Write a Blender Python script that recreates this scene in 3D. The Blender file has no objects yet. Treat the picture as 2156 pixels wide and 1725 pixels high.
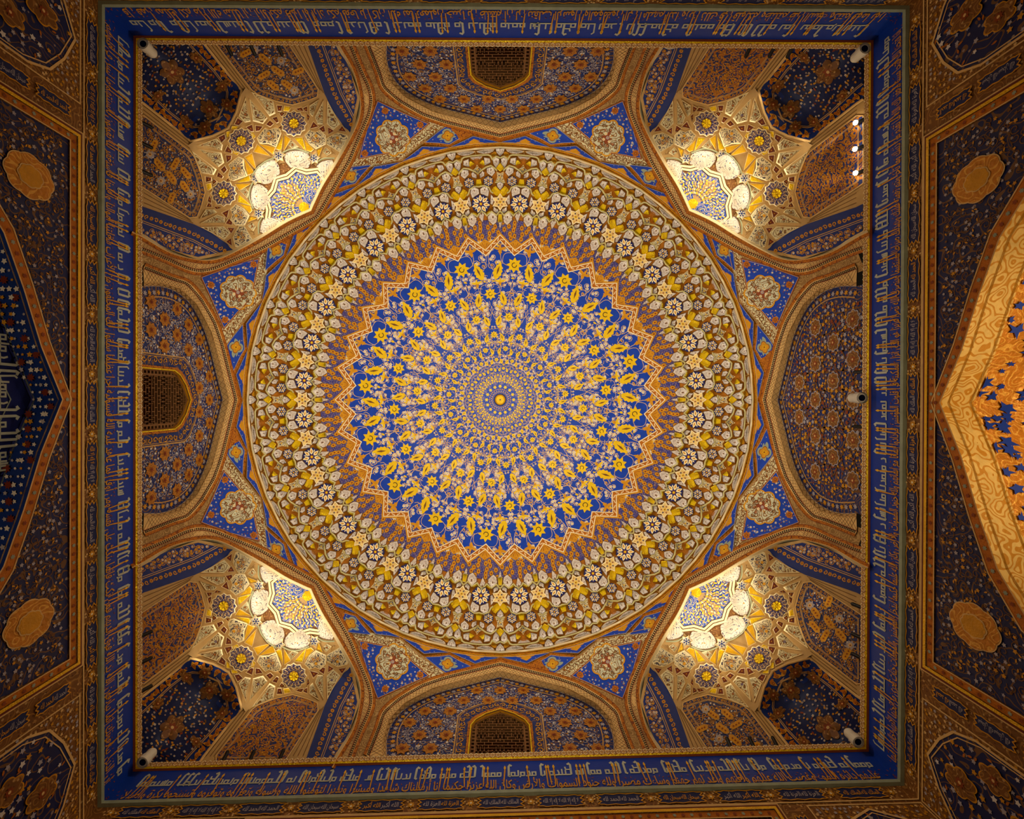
import bpy, math, random
import numpy as np
from mathutils import Vector
from mathutils.geometry import tessellate_polygon, delaunay_2d_cdt
PI = math.pi
rng = random.Random(7)
SC = bpy.context.scene
COL = SC.collection

# ------------------------------------------------------------------ camera, world, exposure
cam = bpy.data.cameras.new('camera')
cam_o = bpy.data.objects.new('camera', cam); COL.objects.link(cam_o)
cam.sensor_fit = 'HORIZONTAL'; cam.sensor_width = 36.0
cam.lens = 1000.0/2156*36.0            # 1000 px focal length on a 2156 px wide frame
cam.shift_x = 25.0/2156; cam.shift_y = -20.5/2156
cam.clip_start = 0.05; cam.clip_end = 100
# standing at the origin and looking straight up; image right = +x, image down = +y
cam_o.location = (0, 0, 0)
cam_o.rotation_euler = (PI, 0, 0)
SC.camera = cam_o
W = bpy.data.worlds.new('world'); SC.world = W; W.use_nodes = True
W.node_tree.nodes['Background'].inputs[0].default_value = (1.0, .72, .42, 1)
W.node_tree.nodes['Background'].inputs[1].default_value = 0.004
SC.view_settings.view_transform = 'Standard'; SC.view_settings.look = 'None'
SC.view_settings.gamma = 1; SC.view_settings.use_curve_mapping = False
SC.view_settings.exposure = 0.7
WARM = (1.0, .87, .68)

def spot(name, loc, aim, power, size=60, blend=.8, r=.05, col=WARM):
    l = bpy.data.lights.new(name, 'SPOT'); l.energy = power; l.spot_size = math.radians(size)
    l.spot_blend = blend; l.shadow_soft_size = r; l.color = col
    o = bpy.data.objects.new(name, l); COL.objects.link(o); o.location = loc
    o.rotation_euler = (Vector(aim)-Vector(loc)).to_track_quat('-Z', 'Y').to_euler()
    return o

def add_lights():
    # added unseen fill spots near the floor, aimed up at dome and walls
    for k in range(4):
        a = PI/4+k*PI/2; c, d = math.cos(a), math.sin(a)
        spot('dome_uplighter', (1.3*c, 1.3*d, -1.2), (.4*c, .4*d, 10), DOME_W, 66, .55, .12, (1., .94, .82))
    for k in range(4):
        c, d = math.cos(k*PI/2), math.sin(k*PI/2)
        spot('wall_washer', (3.5*c, 3.5*d, -1.3), (4.6*c, 4.6*d, 6.0), WALL_W, 84, 1., .1, (1., .74, .44))
DOME_W, WALL_W, NICHE_W = 440, 200, 125
SQ_W, CROSS_W = 50, 330
add_lights()

# ------------------------------------------------------------------ materials
MATS = {}
def srgb(c):
    return tuple(((x/255)/12.92 if x/255 <= .04045 else ((x/255+.055)/1.055)**2.4) for x in c)+(1,)
class NT:
    def __init__(s, m):
        s.t = m.node_tree; s.n = s.t.nodes; s.l = s.t.links
    def node(s, typ, **kw):
        n = s.n.new(typ)
        for k, v in kw.items():
            if k.startswith('i_'):
                key = k[2:]
                n.inputs[int(key) if key.isdigit() else key].default_value = v
            else: setattr(n, k, v)
        return n
    def link(s, a, b): s.l.new(a, b)
    def math(s, op, a, b=None, c=None):
        n = s.node('ShaderNodeMath', operation=op)
        for i, v in enumerate((a, b, c)):
            if v is None: continue
            if hasattr(v, 'is_linked'): s.link(v, n.inputs[i])
            else: n.inputs[i].default_value = v
        return n.outputs[0]
    def mix(s, fac, a, b):
        n = s.node('ShaderNodeMix', data_type='RGBA')
        for i, v in ((0, fac), (6, a), (7, b)):
            if hasattr(v, 'is_linked'): s.link(v, n.inputs[i])
            else: n.inputs[i].default_value = v
        return n.outputs[2]
def mat(name, col, rough=.55, metal=0., var=.18, vscale=9., bump=0., bscale=40., line=None, lscale=6., lbands=5., lw=.16,
        dots=(), dscale=14., dr=.28, emit=None):
    """paint with grain; optional filigree (contour lines of a noise) and scattered little blossoms"""
    m = bpy.data.materials.new(name); m.use_nodes = True; t = NT(m)
    b = t.n['Principled BSDF']; b.inputs['Roughness'].default_value = rough; b.inputs['Metallic'].default_value = metal
    b.inputs['Specular IOR Level'].default_value = .35
    co = t.node('ShaderNodeTexCoord').outputs['Object']
    c = srgb(col)
    nz = t.node('ShaderNodeTexNoise', i_Scale=vscale, i_Detail=3.); t.link(co, nz.inputs['Vector'])
    dark = tuple(x*(1-var*1.6) for x in c[:3])+(1,); lite = tuple(min(1, x*(1+var*1.4)) for x in c[:3])+(1,)
    out = t.mix(nz.outputs['Fac'], dark, lite)
    if line is not None:
        n2 = t.node('ShaderNodeTexNoise', i_Scale=lscale, i_Detail=.6); t.link(co, n2.inputs['Vector'])
        f = t.math('FRACT', t.math('MULTIPLY', n2.outputs['Fac'], lbands))
        d = t.math('ABSOLUTE', t.math('SUBTRACT', f, .5))
        out = t.mix(t.math('LESS_THAN', d, lw), out, srgb(line))
    for k, dc in enumerate(dots):
        v = t.node('ShaderNodeTexVoronoi', i_Scale=dscale*(1+.33*k), i_Randomness=.8); 
        mp = t.node('ShaderNodeMapping'); mp.inputs['Location'].default_value = (3.1*k, 1.7*k, .9*k)
        t.link(co, mp.inputs['Vector']); t.link(mp.outputs[0], v.inputs['Vector'])
        out = t.mix(t.math('LESS_THAN', v.outputs['Distance'], dr), out, srgb(dc))
    t.link(out, b.inputs['Base Color'])
    if bump:
        nb = t.node('ShaderNodeTexNoise', i_Scale=bscale, i_Detail=2.); t.link(co, nb.inputs['Vector'])
        bp = t.node('ShaderNodeBump', i_Strength=bump, i_Distance=.02); t.link(nb.outputs['Fac'], bp.inputs['Height'])
        t.link(bp.outputs[0], b.inputs['Normal'])
    if emit:
        b.inputs['Emission Color'].default_value = srgb(emit[0]); b.inputs['Emission Strength'].default_value = emit[1]
    MATS[name] = m
    return m
mat('blue', (6, 62, 172), .45)
mat('deep_blue', (10, 44, 120), .5)
mat('night_blue', (20, 34, 84), .55)
mat('frieze_blue', (4, 54, 158), .5, var=.1)
mat('navy', (22, 32, 100), .5)
mat('gold', (250, 186, 24), .36, .35, bump=.5, bscale=60)
mat('gold_leaf', (255, 202, 16), .32, .4, bump=.9, bscale=38)
mat('paint_gold', (246, 196, 14), .45, .1)
mat('ochre', (212, 148, 24), .5, .12, bump=.3)
mat('orange', (190, 114, 22), .5, .25, bump=.4, bscale=30, line=(124, 62, 14), lscale=14, lbands=5, lw=.12)
mat('orange_plain', (188, 108, 16), .5, .25, bump=.3)
mat('stalactite_ground', (178, 108, 22), .5, .1, var=.1)
mat('star_gold', (186, 122, 34), .5, .1, line=(140, 80, 20), lscale=16)
mat('rust', (140, 62, 18), .55)
mat('red_brown', (110, 38, 14), .55)
mat('brown', (112, 72, 30), .6)
mat('dark_brown', (62, 36, 14), .6)
mat('tan', (196, 150, 84), .6, bump=.2)
mat('sand', (226, 184, 114), .6, bump=.15)
mat('cream', (244, 226, 176), .55, var=.06)
mat('plaster', (196, 158, 98), .6, var=.12)
mat('white', (222, 214, 202), .5, var=.06)
mat('lilac', (170, 162, 166), .55)
mat('sage', (172, 176, 136), .55, var=.1)
mat('ridge', (196, 182, 118), .55, var=.12)
mat('medallion_cream', (206, 204, 168), .5, line=(138, 92, 34), lscale=7, lbands=8, lw=.16)
mat('star_cream', (236, 202, 124), .5, line=(190, 130, 50), lscale=14, lbands=7, lw=.1)
mat('gilt_arabesque', (224, 188, 110), .5, .1, bump=.4, bscale=20, line=(196, 136, 40), lscale=6, lbands=8, lw=.2)
mat('kufic_white', (186, 190, 168), .5)
mat('grey_green', (150, 160, 136), .6)
mat('black', (14, 12, 12), .4)
mat('soot', (20, 14, 10), .8)
mat('white_floral', (226, 214, 198), .5, var=.1, line=(120, 100, 90), lscale=13, lbands=8, lw=.07, dots=((120, 72, 34), (40, 40, 90)), dscale=18, dr=.19)
mat('bulb_floral', (236, 222, 200), .45, var=.08, line=(110, 96, 100), lscale=7, lbands=8, lw=.06, dots=((46, 50, 110),), dscale=18, dr=.17)
mat('kite_floral', (206, 194, 150), .5, line=(116, 78, 30), lscale=9, lbands=8, lw=.16, dots=((150, 90, 30),), dscale=14, dr=.2)
mat('lotus_floral', (214, 196, 152), .5, line=(70, 62, 70), lscale=10, lbands=7, lw=.15)
mat('arabesque', (216, 206, 158), .55, line=(140, 84, 20), lscale=8, lbands=8, lw=.2)
mat('brown_arabesque', (150, 112, 58), .6, line=(188, 150, 90), lscale=9, lbands=7, lw=.16)
mat('blue_field', (28, 46, 104), .55, line=(126, 88, 52), lscale=5.5, lbands=8, lw=.14, dots=((190, 176, 160),), dscale=13, dr=.14)
mat('wall_field', (24, 34, 82), .55, line=(112, 78, 48), lscale=4.5, lbands=7, lw=.09, dots=((150, 132, 122),), dscale=9, dr=.16)
mat('dense_field', (30, 46, 112), .55, line=(172, 104, 34), lscale=6, lbands=8, lw=.24)
mat('gold_field', (196, 126, 34), .45, .3, bump=.5, bscale=24, line=(224, 168, 70), lscale=6, lbands=8, lw=.12)
mat('brown_floral', (124, 78, 28), .6, line=(160, 112, 50), lscale=7, lbands=7, lw=.12, dots=((190, 150, 90), (96, 50, 20)), dscale=15, dr=.2)
mat('fan_blue', (34, 80, 180), .4, line=(240, 205, 120), lscale=11, lbands=7, lw=.14)
mat('eye_blue', (46, 52, 130), .5, line=(168, 128, 90), lscale=12, lbands=6, lw=.07, dots=((200, 180, 160),), dscale=20, dr=.13)
mat('rosette_blue', (34, 36, 104), .5, line=(214, 176, 110), lscale=16, lbands=7, lw=.12)
mat('grille', (124, 82, 38), .6)
mat('lamp_black', (12, 12, 13), .35)
mat('camera_white', (214, 206, 188), .35, var=.03)
mat('glass_black', (6, 6, 8), .08)
mat('lens', (255, 240, 210), .3, emit=((255, 236, 200), 30))
mat('stone', (120, 104, 84), .4)

# ------------------------------------------------------------------ object helpers
def link(name, me, parent=None):
    o = bpy.data.objects.new(name, me); COL.objects.link(o)
    if parent is not None: o.parent = parent
    return o
def tag(o, label=None, cat=None, group=None, kind=None):
    for k, v in (('label', label), ('category', cat), ('group', group), ('kind', kind)):
        if v: o[k] = v
    return o
def empty(name, loc=(0, 0, 0), **kw):
    o = link(name, None); o.location = loc; o.empty_display_size = .1
    return tag(o, **kw)
def rot_copy(o, ang, parent=None):
    """copy of a thing with its parts, turned about the dome's axis"""
    c = o.copy(); COL.objects.link(c)
    if parent is not None: c.parent = parent
    else:
        x, y, z = o.location; ca, sa = math.cos(ang), math.sin(ang)
        c.location = (x*ca-y*sa, x*sa+y*ca, z); c.rotation_euler = (0, 0, o.rotation_euler.z+ang)
    for ch in list(o.children): rot_copy(ch, 0, c)
    return c
def ring_copies(o, n, step, start=1):
    """a part repeated round the axis of its parent"""
    for k in range(start, n):
        c = o.copy(); COL.objects.link(c); c.parent = o.parent
        c.rotation_euler = (0, 0, o.rotation_euler.z+k*step)
        for ch in list(o.children):
            d = ch.copy(); COL.objects.link(d); d.parent = c

# ------------------------------------------------------------------ surfaces: direction (tan*1000) -> point
A = np.array
def rho(P): return np.hypot(P[:, 0], P[:, 1])
R1, ZR = 533., 9.42          # rim of the dome: direction and height
R2, ZD = 378., 11.3          # foot of the painted dome
def dome_z(P):
    r = rho(P)
    z = ZD+3.2*(1-(r/R2)**2)
    zc = ZR+(R1-r)/(R1-R2)*(ZD-ZR)
    return np.where(r <= R2, z, zc)
OCT = 5.12
def drum_z(P):
    r = np.maximum(rho(P), 1e-6); th = np.arctan2(P[:, 1], P[:, 0])
    t = (th+PI/8) % (PI/4)-PI/8
    ro = OCT/np.cos(t)
    lo = np.full(len(P), 5.); hi = np.full(len(P), 11.)
    for _ in range(40):
        z = (lo+hi)/2
        w = np.clip((z-7.9)/(ZR-7.9), 0, 1.3); w = np.where(w < 1, w*w*(3-2*w)*.6+.4*w, w)
        R = ro*(1-w)+(R1*ZR/1000)*w
        f = z*r/1000-R
        hi = np.where(f > 0, z, hi); lo = np.where(f > 0, lo, z)
    return (lo+hi)/2
def plane_z(nx, ny, nz, d):
    return lambda P: d/((nx*P[:, 0]+ny*P[:, 1])/1000+nz)
class Gno:
    def __init__(s, zf): s.zf = zf
    def __call__(s, P, off=0.):
        P = np.asarray(P, float).reshape(-1, 2); z = s.zf(P)
        Q = np.column_stack((P[:, 0]*z/1000, P[:, 1]*z/1000, z))
        n = np.linalg.norm(Q, axis=1)
        return Q*(1-np.asarray(off)/n)[:, None]
class Flat:
    """plane with base b, right vector r, up vector u (default z) and inward normal n"""
    def __init__(s, b, r, n, u=(0, 0, 1)): s.b, s.r, s.n, s.u = A(b, float), A(r, float), A(n, float), A(u, float)
    def __call__(s, P, off=0.):
        P = np.asarray(P, float).reshape(-1, 2)
        off = np.broadcast_to(np.asarray(off, float), (len(P),))
        return s.b+np.outer(P[:, 0], s.r)+np.outer(P[:, 1], s.u)+np.outer(off, s.n)
def tps(ctrl, val):
    C = A(ctrl, float)/100; v = A(val, float); n = len(C)
    def U(d): return np.where(d > 1e-9, d*d*np.log(np.maximum(d, 1e-9)), 0)
    D = np.linalg.norm(C[:, None]-C[None], axis=2)
    K = np.zeros((n+3, n+3)); K[:n, :n] = U(D)+np.eye(n)*1e-4
    K[:n, n] = 1; K[:n, n+1:] = C; K[n, :n] = 1; K[n+1:, :n] = C.T
    w = np.linalg.solve(K, np.concatenate((v, [0, 0, 0])))
    def f(P):
        Q = np.asarray(P, float)/100
        return U(np.linalg.norm(Q[:, None]-C[None], axis=2))@w[:n]+w[n]+Q@w[n+1:]
    return f

# ------------------------------------------------------------------ 2-D drawing on a surface, collected into one mesh
def inside(p, poly):
    x, y = p; r = False; n = len(poly); j = n-1
    for i in range(n):
        xi, yi = poly[i]; xj, yj = poly[j]
        if (yi > y) != (yj > y) and x < (xj-xi)*(y-yi)/(yj-yi)+xi: r = not r
        j = i
    return r
def edge_dist(p, poly):
    P = np.asarray(poly, float); Q = np.roll(P, -1, 0); d = Q-P
    t = np.clip(((A(p)-P)*d).sum(1)/np.maximum((d*d).sum(1), 1e-12), 0, 1)
    return np.linalg.norm(P+d*t[:, None]-A(p), axis=1).min()
def dens(pts, step, closed=False):
    out = []; n = len(pts)
    for i in range(n if closed else n-1):
        a, b = A(pts[i], float), A(pts[(i+1) % n], float); k = max(1, int(np.linalg.norm(b-a)/step))
        for j in range(k): out.append(a+(b-a)*j/k)
    if not closed: out.append(A(pts[-1], float))
    return out
def smooth(pts, it=2, closed=False):
    P = [A(p, float) for p in pts]
    for _ in range(it):
        Q = []; n = len(P)
        if not closed: Q.append(P[0])
        for i in range(n if closed else n-1):
            a, b = P[i], P[(i+1) % n]; Q += [a*.75+b*.25, a*.25+b*.75]
        if not closed: Q.append(P[-1])
        P = Q
    return P
def curve(pts, n=6):
    """Catmull-Rom through the points"""
    P = [A(p, float) for p in pts]; P = [2*P[0]-P[1]]+P+[2*P[-1]-P[-2]]; out = []
    for i in range(1, len(P)-2):
        a, b, c, d = P[i-1:i+3]
        for k in range(n):
            t = k/n; out.append(.5*(2*b+(c-a)*t+(2*a-5*b+4*c-d)*t*t+(3*b-a-3*c+d)*t**3))
    out.append(P[-2]); return out
def inset(pts, d):
    """move a closed outline inwards by d (mitred, orientation-safe)"""
    P = [A(p, float) for p in pts]; n = len(P)
    ar = sum(P[i][0]*P[(i+1) % n][1]-P[(i+1) % n][0]*P[i][1] for i in range(n)); s = 1 if ar > 0 else -1
    out = []
    for i in range(n):
        a, b, c = P[i-1], P[i], P[(i+1) % n]
        e1 = (b-a)/max(1e-9, np.linalg.norm(b-a)); e2 = (c-b)/max(1e-9, np.linalg.norm(c-b))
        n1, n2 = A((-e1[1], e1[0]))*s, A((-e2[1], e2[0]))*s
        m = n1+n2; l = np.linalg.norm(m); m = m/l if l > 1e-6 else n1
        out.append(b+m*d/max(.45, m@n1))
    return out
class Sheet:
    def __init__(s, surf): s.f = surf; s.v = []; s.nv = 0; s.faces = []; s.mi = []; s.m = []; s.sm = []
    def mid(s, m):
        if m not in s.m: s.m.append(m)
        return s.m.index(m)
    def add(s, P, faces, m, off=0., smooth=False):
        V = s.f(P, off); b = s.nv; s.v.append(V); s.nv += len(V); k = s.mid(m)
        for f in faces: s.faces.append([i+b for i in f]); s.mi.append(k); s.sm.append(smooth)
    def poly(s, pts, m, off=0., step=None):
        P = [tuple(map(float, p)) for p in (dens(pts, step, True) if step else pts)]
        t = tessellate_polygon([[Vector((x, y, 0)) for x, y in P]])
        s.add(P, t, m, off)
    def fan(s, c, pts, m, off=0., offc=None):
        P = [c]+list(pts); n = len(pts)
        o = off if offc is None else np.concatenate(([offc], np.full(n, off)))
        s.add(P, [(0, 1+i, 1+(i+1) % n) for i in range(n)], m, o)
    def fill(s, pts, m, off=0., step=15., hole=None, sm=True):
        """triangulated with interior points so that it follows a curved surface"""
        B = dens(pts, step, True); n = len(B); V = [Vector(p) for p in B]; E = [(i, (i+1) % n) for i in range(n)]
        F = A(B); x0, y0 = F.min(0); x1, y1 = F.max(0); nb = n; holes = []
        if hole is not None:
            H = dens(hole, step, True); k = len(V); V += [Vector(p) for p in H]; E += [(k+i, k+(i+1) % len(H)) for i in range(len(H))]
        for i in range(int((x1-x0)/step)+1):
            for j in range(int((y1-y0)/step)+1):
                p = (x0+(i+.5+.5*(j % 2))*step, y0+(j+.5)*step)
                if inside(p, B) and edge_dist(p, B) > step*.35 and (hole is None or (not inside(p, hole) and edge_dist(p, hole) > step*.35)): V.append(Vector(p))
        r = delaunay_2d_cdt(V, E, [], 0, 1e-5)
        P = [tuple(v) for v in r[0]]; fs = []
        for f in r[2]:
            c = (sum(P[i][0] for i in f)/3, sum(P[i][1] for i in f)/3)
            if inside(c, B) and (hole is None or not inside(c, hole)): fs.append(f)
        s.add(P, fs, m, off, sm)
    def ribbon(s, pts, w, m, off=0., closed=False, ridge=None, step=None):
        P = [A(p, float) for p in (dens(pts, step, closed) if step else pts)]; n = len(P)
        if n < 2: return
        L, Rr = [], []
        for i in range(n):
            a = P[(i-1) % n] if (closed or i > 0) else P[i]; b = P[(i+1) % n] if (closed or i < n-1) else P[i]
            e1 = P[i]-a; e2 = b-P[i]; l1, l2 = np.linalg.norm(e1), np.linalg.norm(e2)
            e1 = e1/l1 if l1 > 1e-9 else e2/max(l2, 1e-9); e2 = e2/l2 if l2 > 1e-9 else e1
            t = e1+e2; l = np.linalg.norm(t); t = t/l if l > 1e-6 else e1
            nn = A((-t[1], t[0])); k = max(.5, abs(nn@A((-e1[1], e1[0]))))
            ww = (w[i] if hasattr(w, '__len__') else w)/2/k
            L.append(P[i]+nn*ww); Rr.append(P[i]-nn*ww)
        cnt = n if closed else n-1
        if ridge is None:
            s.add(L+Rr, [(i, (i+1) % n, n+(i+1) % n, n+i) for i in range(cnt)], m, off)
        else:
            o = np.concatenate((np.full(n, off), np.full(n, off+ridge), np.full(n, off)))
            fs = [(i, (i+1) % n, n+(i+1) % n, n+i) for i in range(cnt)]+[(n+i, n+(i+1) % n, 2*n+(i+1) % n, 2*n+i) for i in range(cnt)]
            s.add(L+P+Rr, fs, m, o, True)
    def strip(s, a, b, m, oa=0., ob=0.):
        """band between two polylines of equal count"""
        n = len(a); o = np.concatenate((np.full(n, oa), np.full(n, ob)))
        s.add(list(a)+list(b), [(i, i+1, n+i+1, n+i) for i in range(n-1)], m, o)
    def build(s, name, parent=None, loc=None, **kw):
        if not s.nv: return None
        V = np.concatenate(s.v)
        if loc is not None: V = V-A(loc)
        me = bpy.data.meshes.new(name); me.from_pydata(V.tolist(), [], s.faces)
        for m in s.m: me.materials.append(MATS[m])
        me.polygons.foreach_set('material_index', s.mi); me.polygons.foreach_set('use_smooth', s.sm)
        o = link(name, me, parent); return tag(o, **kw)
    # ---- motifs
    def flower(s, c, r, m, n=5, ctr=None, off=.004, ph=None, inner=.55):
        ph = rng.random()*6.28 if ph is None else ph
        pts = [(c[0]+math.cos(ph+i*PI/n)*r*(1 if i % 2 == 0 else inner), c[1]+math.sin(ph+i*PI/n)*r*(1 if i % 2 == 0 else inner)) for i in range(2*n)]
        s.fan(c, pts, m, off)
        if ctr: s.fan(c, [(c[0]+math.cos(i*PI/3)*r*.3, c[1]+math.sin(i*PI/3)*r*.3) for i in range(6)], ctr, off+.003)
    def leaf(s, c, a, L, w, m, off=.004, vein=None, serr=0):
        ca, sa = math.cos(a), math.sin(a); T = lambda x, y: (c[0]+ca*x-sa*y, c[1]+sa*x+ca*y)
        n = 5 if not serr else 2*serr; up = []
        for i in range(1, n):
            t = i/n; y = w/2*math.sin(PI*t**.75)
            if serr and i % 2 == 0: y *= .76
            up.append((-L/2+L*t, y))
        pts = [(-L/2, 0)]+up+[(L/2, 0)]+[(x, -y) for x, y in reversed(up)]
        s.fan(T(0, 0), [T(*p) for p in pts], m, off)
        if vein: s.poly([T(-L*.28, 0), T(0, w*.1), T(L*.26, 0), T(0, -w*.1)], vein, off+.003)
    def spiral(s, c, r, m, w, turns=1.2, a0=0., off=.003, hand=1, n=14):
        s.ribbon([(c[0]+r*(1-.8*i/n)*math.cos(a0+hand*turns*2*PI*i/n), c[1]+r*(1-.8*i/n)*math.sin(a0+hand*turns*2*PI*i/n)) for i in range(n+1)], w, m, off)
    def medallion(s, c, rx, ry, m, lobes=8, depth=.09, off=.004, rot=0., edge=None, ew=.1, n=64, mode='lobe'):
        def ol(k):
            P = []
            for i in range(n):
                t = 2*PI*i/n; f = k*(1-depth+depth*abs(math.cos(lobes*t/2))*1.6)
                x, y = rx*f*math.cos(t), ry*f*math.sin(t); P.append((c[0]+x*math.cos(rot)-y*math.sin(rot), c[1]+x*math.sin(rot)+y*math.cos(rot)))
            return P
        if edge: s.fan(c, ol(1), edge, off); s.fan(c, ol(1-ew), m, off+.003)
        else: s.fan(c, ol(1), m, off)
def scatter(poly, step, margin=0., jit=.35, seed=1):
    r = random.Random(seed); F = A(poly, float); x0, y0 = F.min(0); x1, y1 = F.max(0); out = []
    ny = int((y1-y0)/(step*.87))+1; nx = int((x1-x0)/step)+2
    for j in range(ny):
        for i in range(nx):
            p = (x0+(i+.5*(j % 2)+(r.random()-.5)*2*jit)*step, y0+(j+.5+(r.random()-.5)*2*jit)*step*.87)
            if inside(p, poly) and (margin <= 0 or edge_dist(p, poly) > margin): out.append(p)
    return out
def floral(sh, poly, step, cols, margin=None, off=.004, seed=1, vine='ochre', vw=.12, leafm='ochre', big=None, keep=None):
    """blossoms, leaves and curling stems scattered over a field"""
    mg = step*.4 if margin is None else margin
    for k, p in enumerate(scatter(poly, step, mg, .3, seed)):
        if keep and not keep(p): continue
        q = rng.random()
        if vine and q < .55: sh.spiral(p, step*.62, vine, step*vw, 1.1, rng.random()*6.28, off, rng.choice((-1, 1)), 10)
        if q > .3: sh.flower(p, step*(.2+.12*rng.random()), rng.choice(cols), 5, None, off+.003)
        if leafm and rng.random() < .4:
            a = rng.random()*6.28; sh.leaf((p[0]+math.cos(a)*step*.42, p[1]+math.sin(a)*step*.42), a+.8, step*.5, step*.2, leafm, off+.002)
    if big:
        for p in scatter(poly, step*3, step*1.2, .25, seed+5):
            if keep and not keep(p): continue
            sh.flower(p, step*.62, big, 6, 'rust', off+.006)
def arc_of(c, r, a0, a1, n): return [(c[0]+r*math.cos(a0+(a1-a0)*i/n), c[1]+r*math.sin(a0+(a1-a0)*i/n)) for i in range(n+1)]
def pol(r, deg):
    """direction on the ring: degrees clockwise from the top of the photograph"""
    a = math.radians(deg-90); return (r*math.cos(a), r*math.sin(a))
def cell(name, outline, surf, parent, rim, face, rw=.16, o_out=.04, o_in=.01, bulge=.02, loc=None, sm=1, extra=None, grow=1.13, h=.012):
    """one stalactite cell: raised rim, face swelling or sunk, leaning from its outer to its inner end"""
    P = [A(p, float) for p in (smooth(outline, sm, True) if sm else outline)]; n = len(P); c = sum(P)/n
    P = [c+(p-c)*(grow if sm or grow != 1.13 else 1.) for p in P]
    r = A([np.hypot(*p) for p in P]); r0, r1 = r.min(), r.max()
    lean = lambda q: o_in+(o_out-o_in)*(np.hypot(q[0], q[1])-r0)/max(1e-6, r1-r0)
    sh = Sheet(surf); rings = [(1., -.06), (1., h), (1-rw, min(.004, h)), (.55, bulge*.75)]
    pts, off = [], []
    for k, d in rings:
        for p in P: q = c+(p-c)*k; pts.append(q); off.append(lean(q)+d)
    pts.append(c); off.append(lean(c)+bulge)
    V = surf(pts, A(off)); sh.v.append(V); sh.nv = len(V)
    a, b = sh.mid(rim), sh.mid(face)
    for k in range(3):
        for i in range(n):
            sh.faces.append([k*n+i, k*n+(i+1) % n, (k+1)*n+(i+1) % n, (k+1)*n+i]); sh.mi.append(a if k < 2 else b); sh.sm.append(k == 2)
    for i in range(n): sh.faces.append([3*n+i, 3*n+(i+1) % n, 4*n]); sh.mi.append(b); sh.sm.append(True)
    if extra: extra(sh, c, lean(c)+bulge+.006)
    return sh.build(name, parent, loc)
def mirror_x(pts): return [(-p[0], p[1]) for p in pts]
def swap(pts): return [(p[1], p[0]) for p in pts]
SYM = lambda pts: list(pts)+[(-x, y) for x, y in reversed(pts) if abs(x) > 1e-6]

# ------------------------------------------------------------------ the hall: plan, floor, walls
ZC0, ZC1, ZF0 = 6.45, 6.60, 5.915         # cornice foot, cornice top, frieze foot
CORN = {'TL': (-4.992, -4.960), 'TR': (5.083, -4.896), 'BR': (5.018, 4.792), 'BL': (-4.999, 5.063)}
SIDES = {'back': ('TR', 'TL'), 'left': ('TL', 'BL'), 'front': ('BL', 'BR'), 'right': ('BR', 'TR')}
PLACE = {'back': 'along the upper edge of the photo', 'left': 'along the left edge of the photo', 'front': 'along the lower edge of the photo', 'right': 'along the right edge of the photo'}
WALL = {}
for k, (a, b) in SIDES.items():
    pa, pb = A(CORN[a]), A(CORN[b]); r = (pb-pa)/np.linalg.norm(pb-pa); nrm = A((r[1], -r[0]))
    if nrm@pa > 0: nrm = -nrm
    base = nrm*(pa@nrm)
    WALL[k] = dict(f=Flat((base[0], base[1], 0), (r[0], r[1], 0), (nrm[0], nrm[1], 0)), u0=float((pa-base)@r), u1=float((pb-base)@r))

fl = Sheet(Flat((0, 0, -1.6), (1, 0, 0), (0, 0, 1), (0, 1, 0)))
fl.poly([(-7.2, -6.6), (7.2, -6.6), (7.2, 6.6), (-7.2, 6.6)], 'stone'); fl.build('floor', kind='structure')

def arabic(txt):
    """join the letters: Arabic text -> presentation forms in drawing order"""
    iso = dict(zip('ءآأؤإئابةتثجحخدذرزسشصضطظعغفقكلمنهوىي', (0xFE80, 0xFE81, 0xFE83, 0xFE85, 0xFE87, 0xFE89, 0xFE8D, 0xFE8F, 0xFE93, 0xFE95, 0xFE99, 0xFE9D, 0xFEA1, 0xFEA5, 0xFEA9, 0xFEAB, 0xFEAD, 0xFEAF, 0xFEB1, 0xFEB5, 0xFEB9, 0xFEBD, 0xFEC1, 0xFEC5, 0xFEC9, 0xFECD, 0xFED1, 0xFED5, 0xFED9, 0xFEDD, 0xFEE1, 0xFEE5, 0xFEE9, 0xFEED, 0xFEEF, 0xFEF1)))
    no_l = set('ءآأؤإاةدذرزوى'); out = []
    for w in txt.split(' '):
        i = 0; res = []; n = len(w)
        while i < n:
            ch = w[i]; pj = i > 0 and w[i-1] not in no_l and w[i-1] in iso and ch != 'ء'
            if ch == 'ل' and i+1 < n and w[i+1] in 'اأإآ':
                res.append(chr({'ا': 0xFEFB, 'أ': 0xFEF7, 'إ': 0xFEF9, 'آ': 0xFEF5}[w[i+1]]+(1 if pj else 0))); i += 2; continue
            nj = i+1 < n and ch not in no_l and w[i+1] in iso and w[i+1] != 'ء'
            b = iso[ch]
            if ch in no_l: res.append(chr(b+(1 if pj and ch != 'ء' else 0)))
            else: res.append(chr(b+(3 if pj and nj else 2 if nj else 1 if pj else 0)))
            i += 1
        out.append(''.join(res))
    return ' '.join(out)[::-1]
def glyphs(txt):
    """flat outline of a line of Arabic, fitted into the unit box (x to width 1)"""
    c = bpy.data.curves.new('writing', 'FONT'); c.body = arabic(txt); c.resolution_u = 1; c.offset = .012
    o = bpy.data.objects.new('writing', c); COL.objects.link(o); bpy.context.view_layer.update()
    dg = bpy.context.evaluated_depsgraph_get(); me = o.evaluated_get(dg).to_mesh()
    V = A([v.co[:2] for v in me.vertices]); F = [list(p.vertices) for p in me.polygons]
    bpy.data.objects.remove(o); bpy.data.curves.remove(c)
    return V, F
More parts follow.
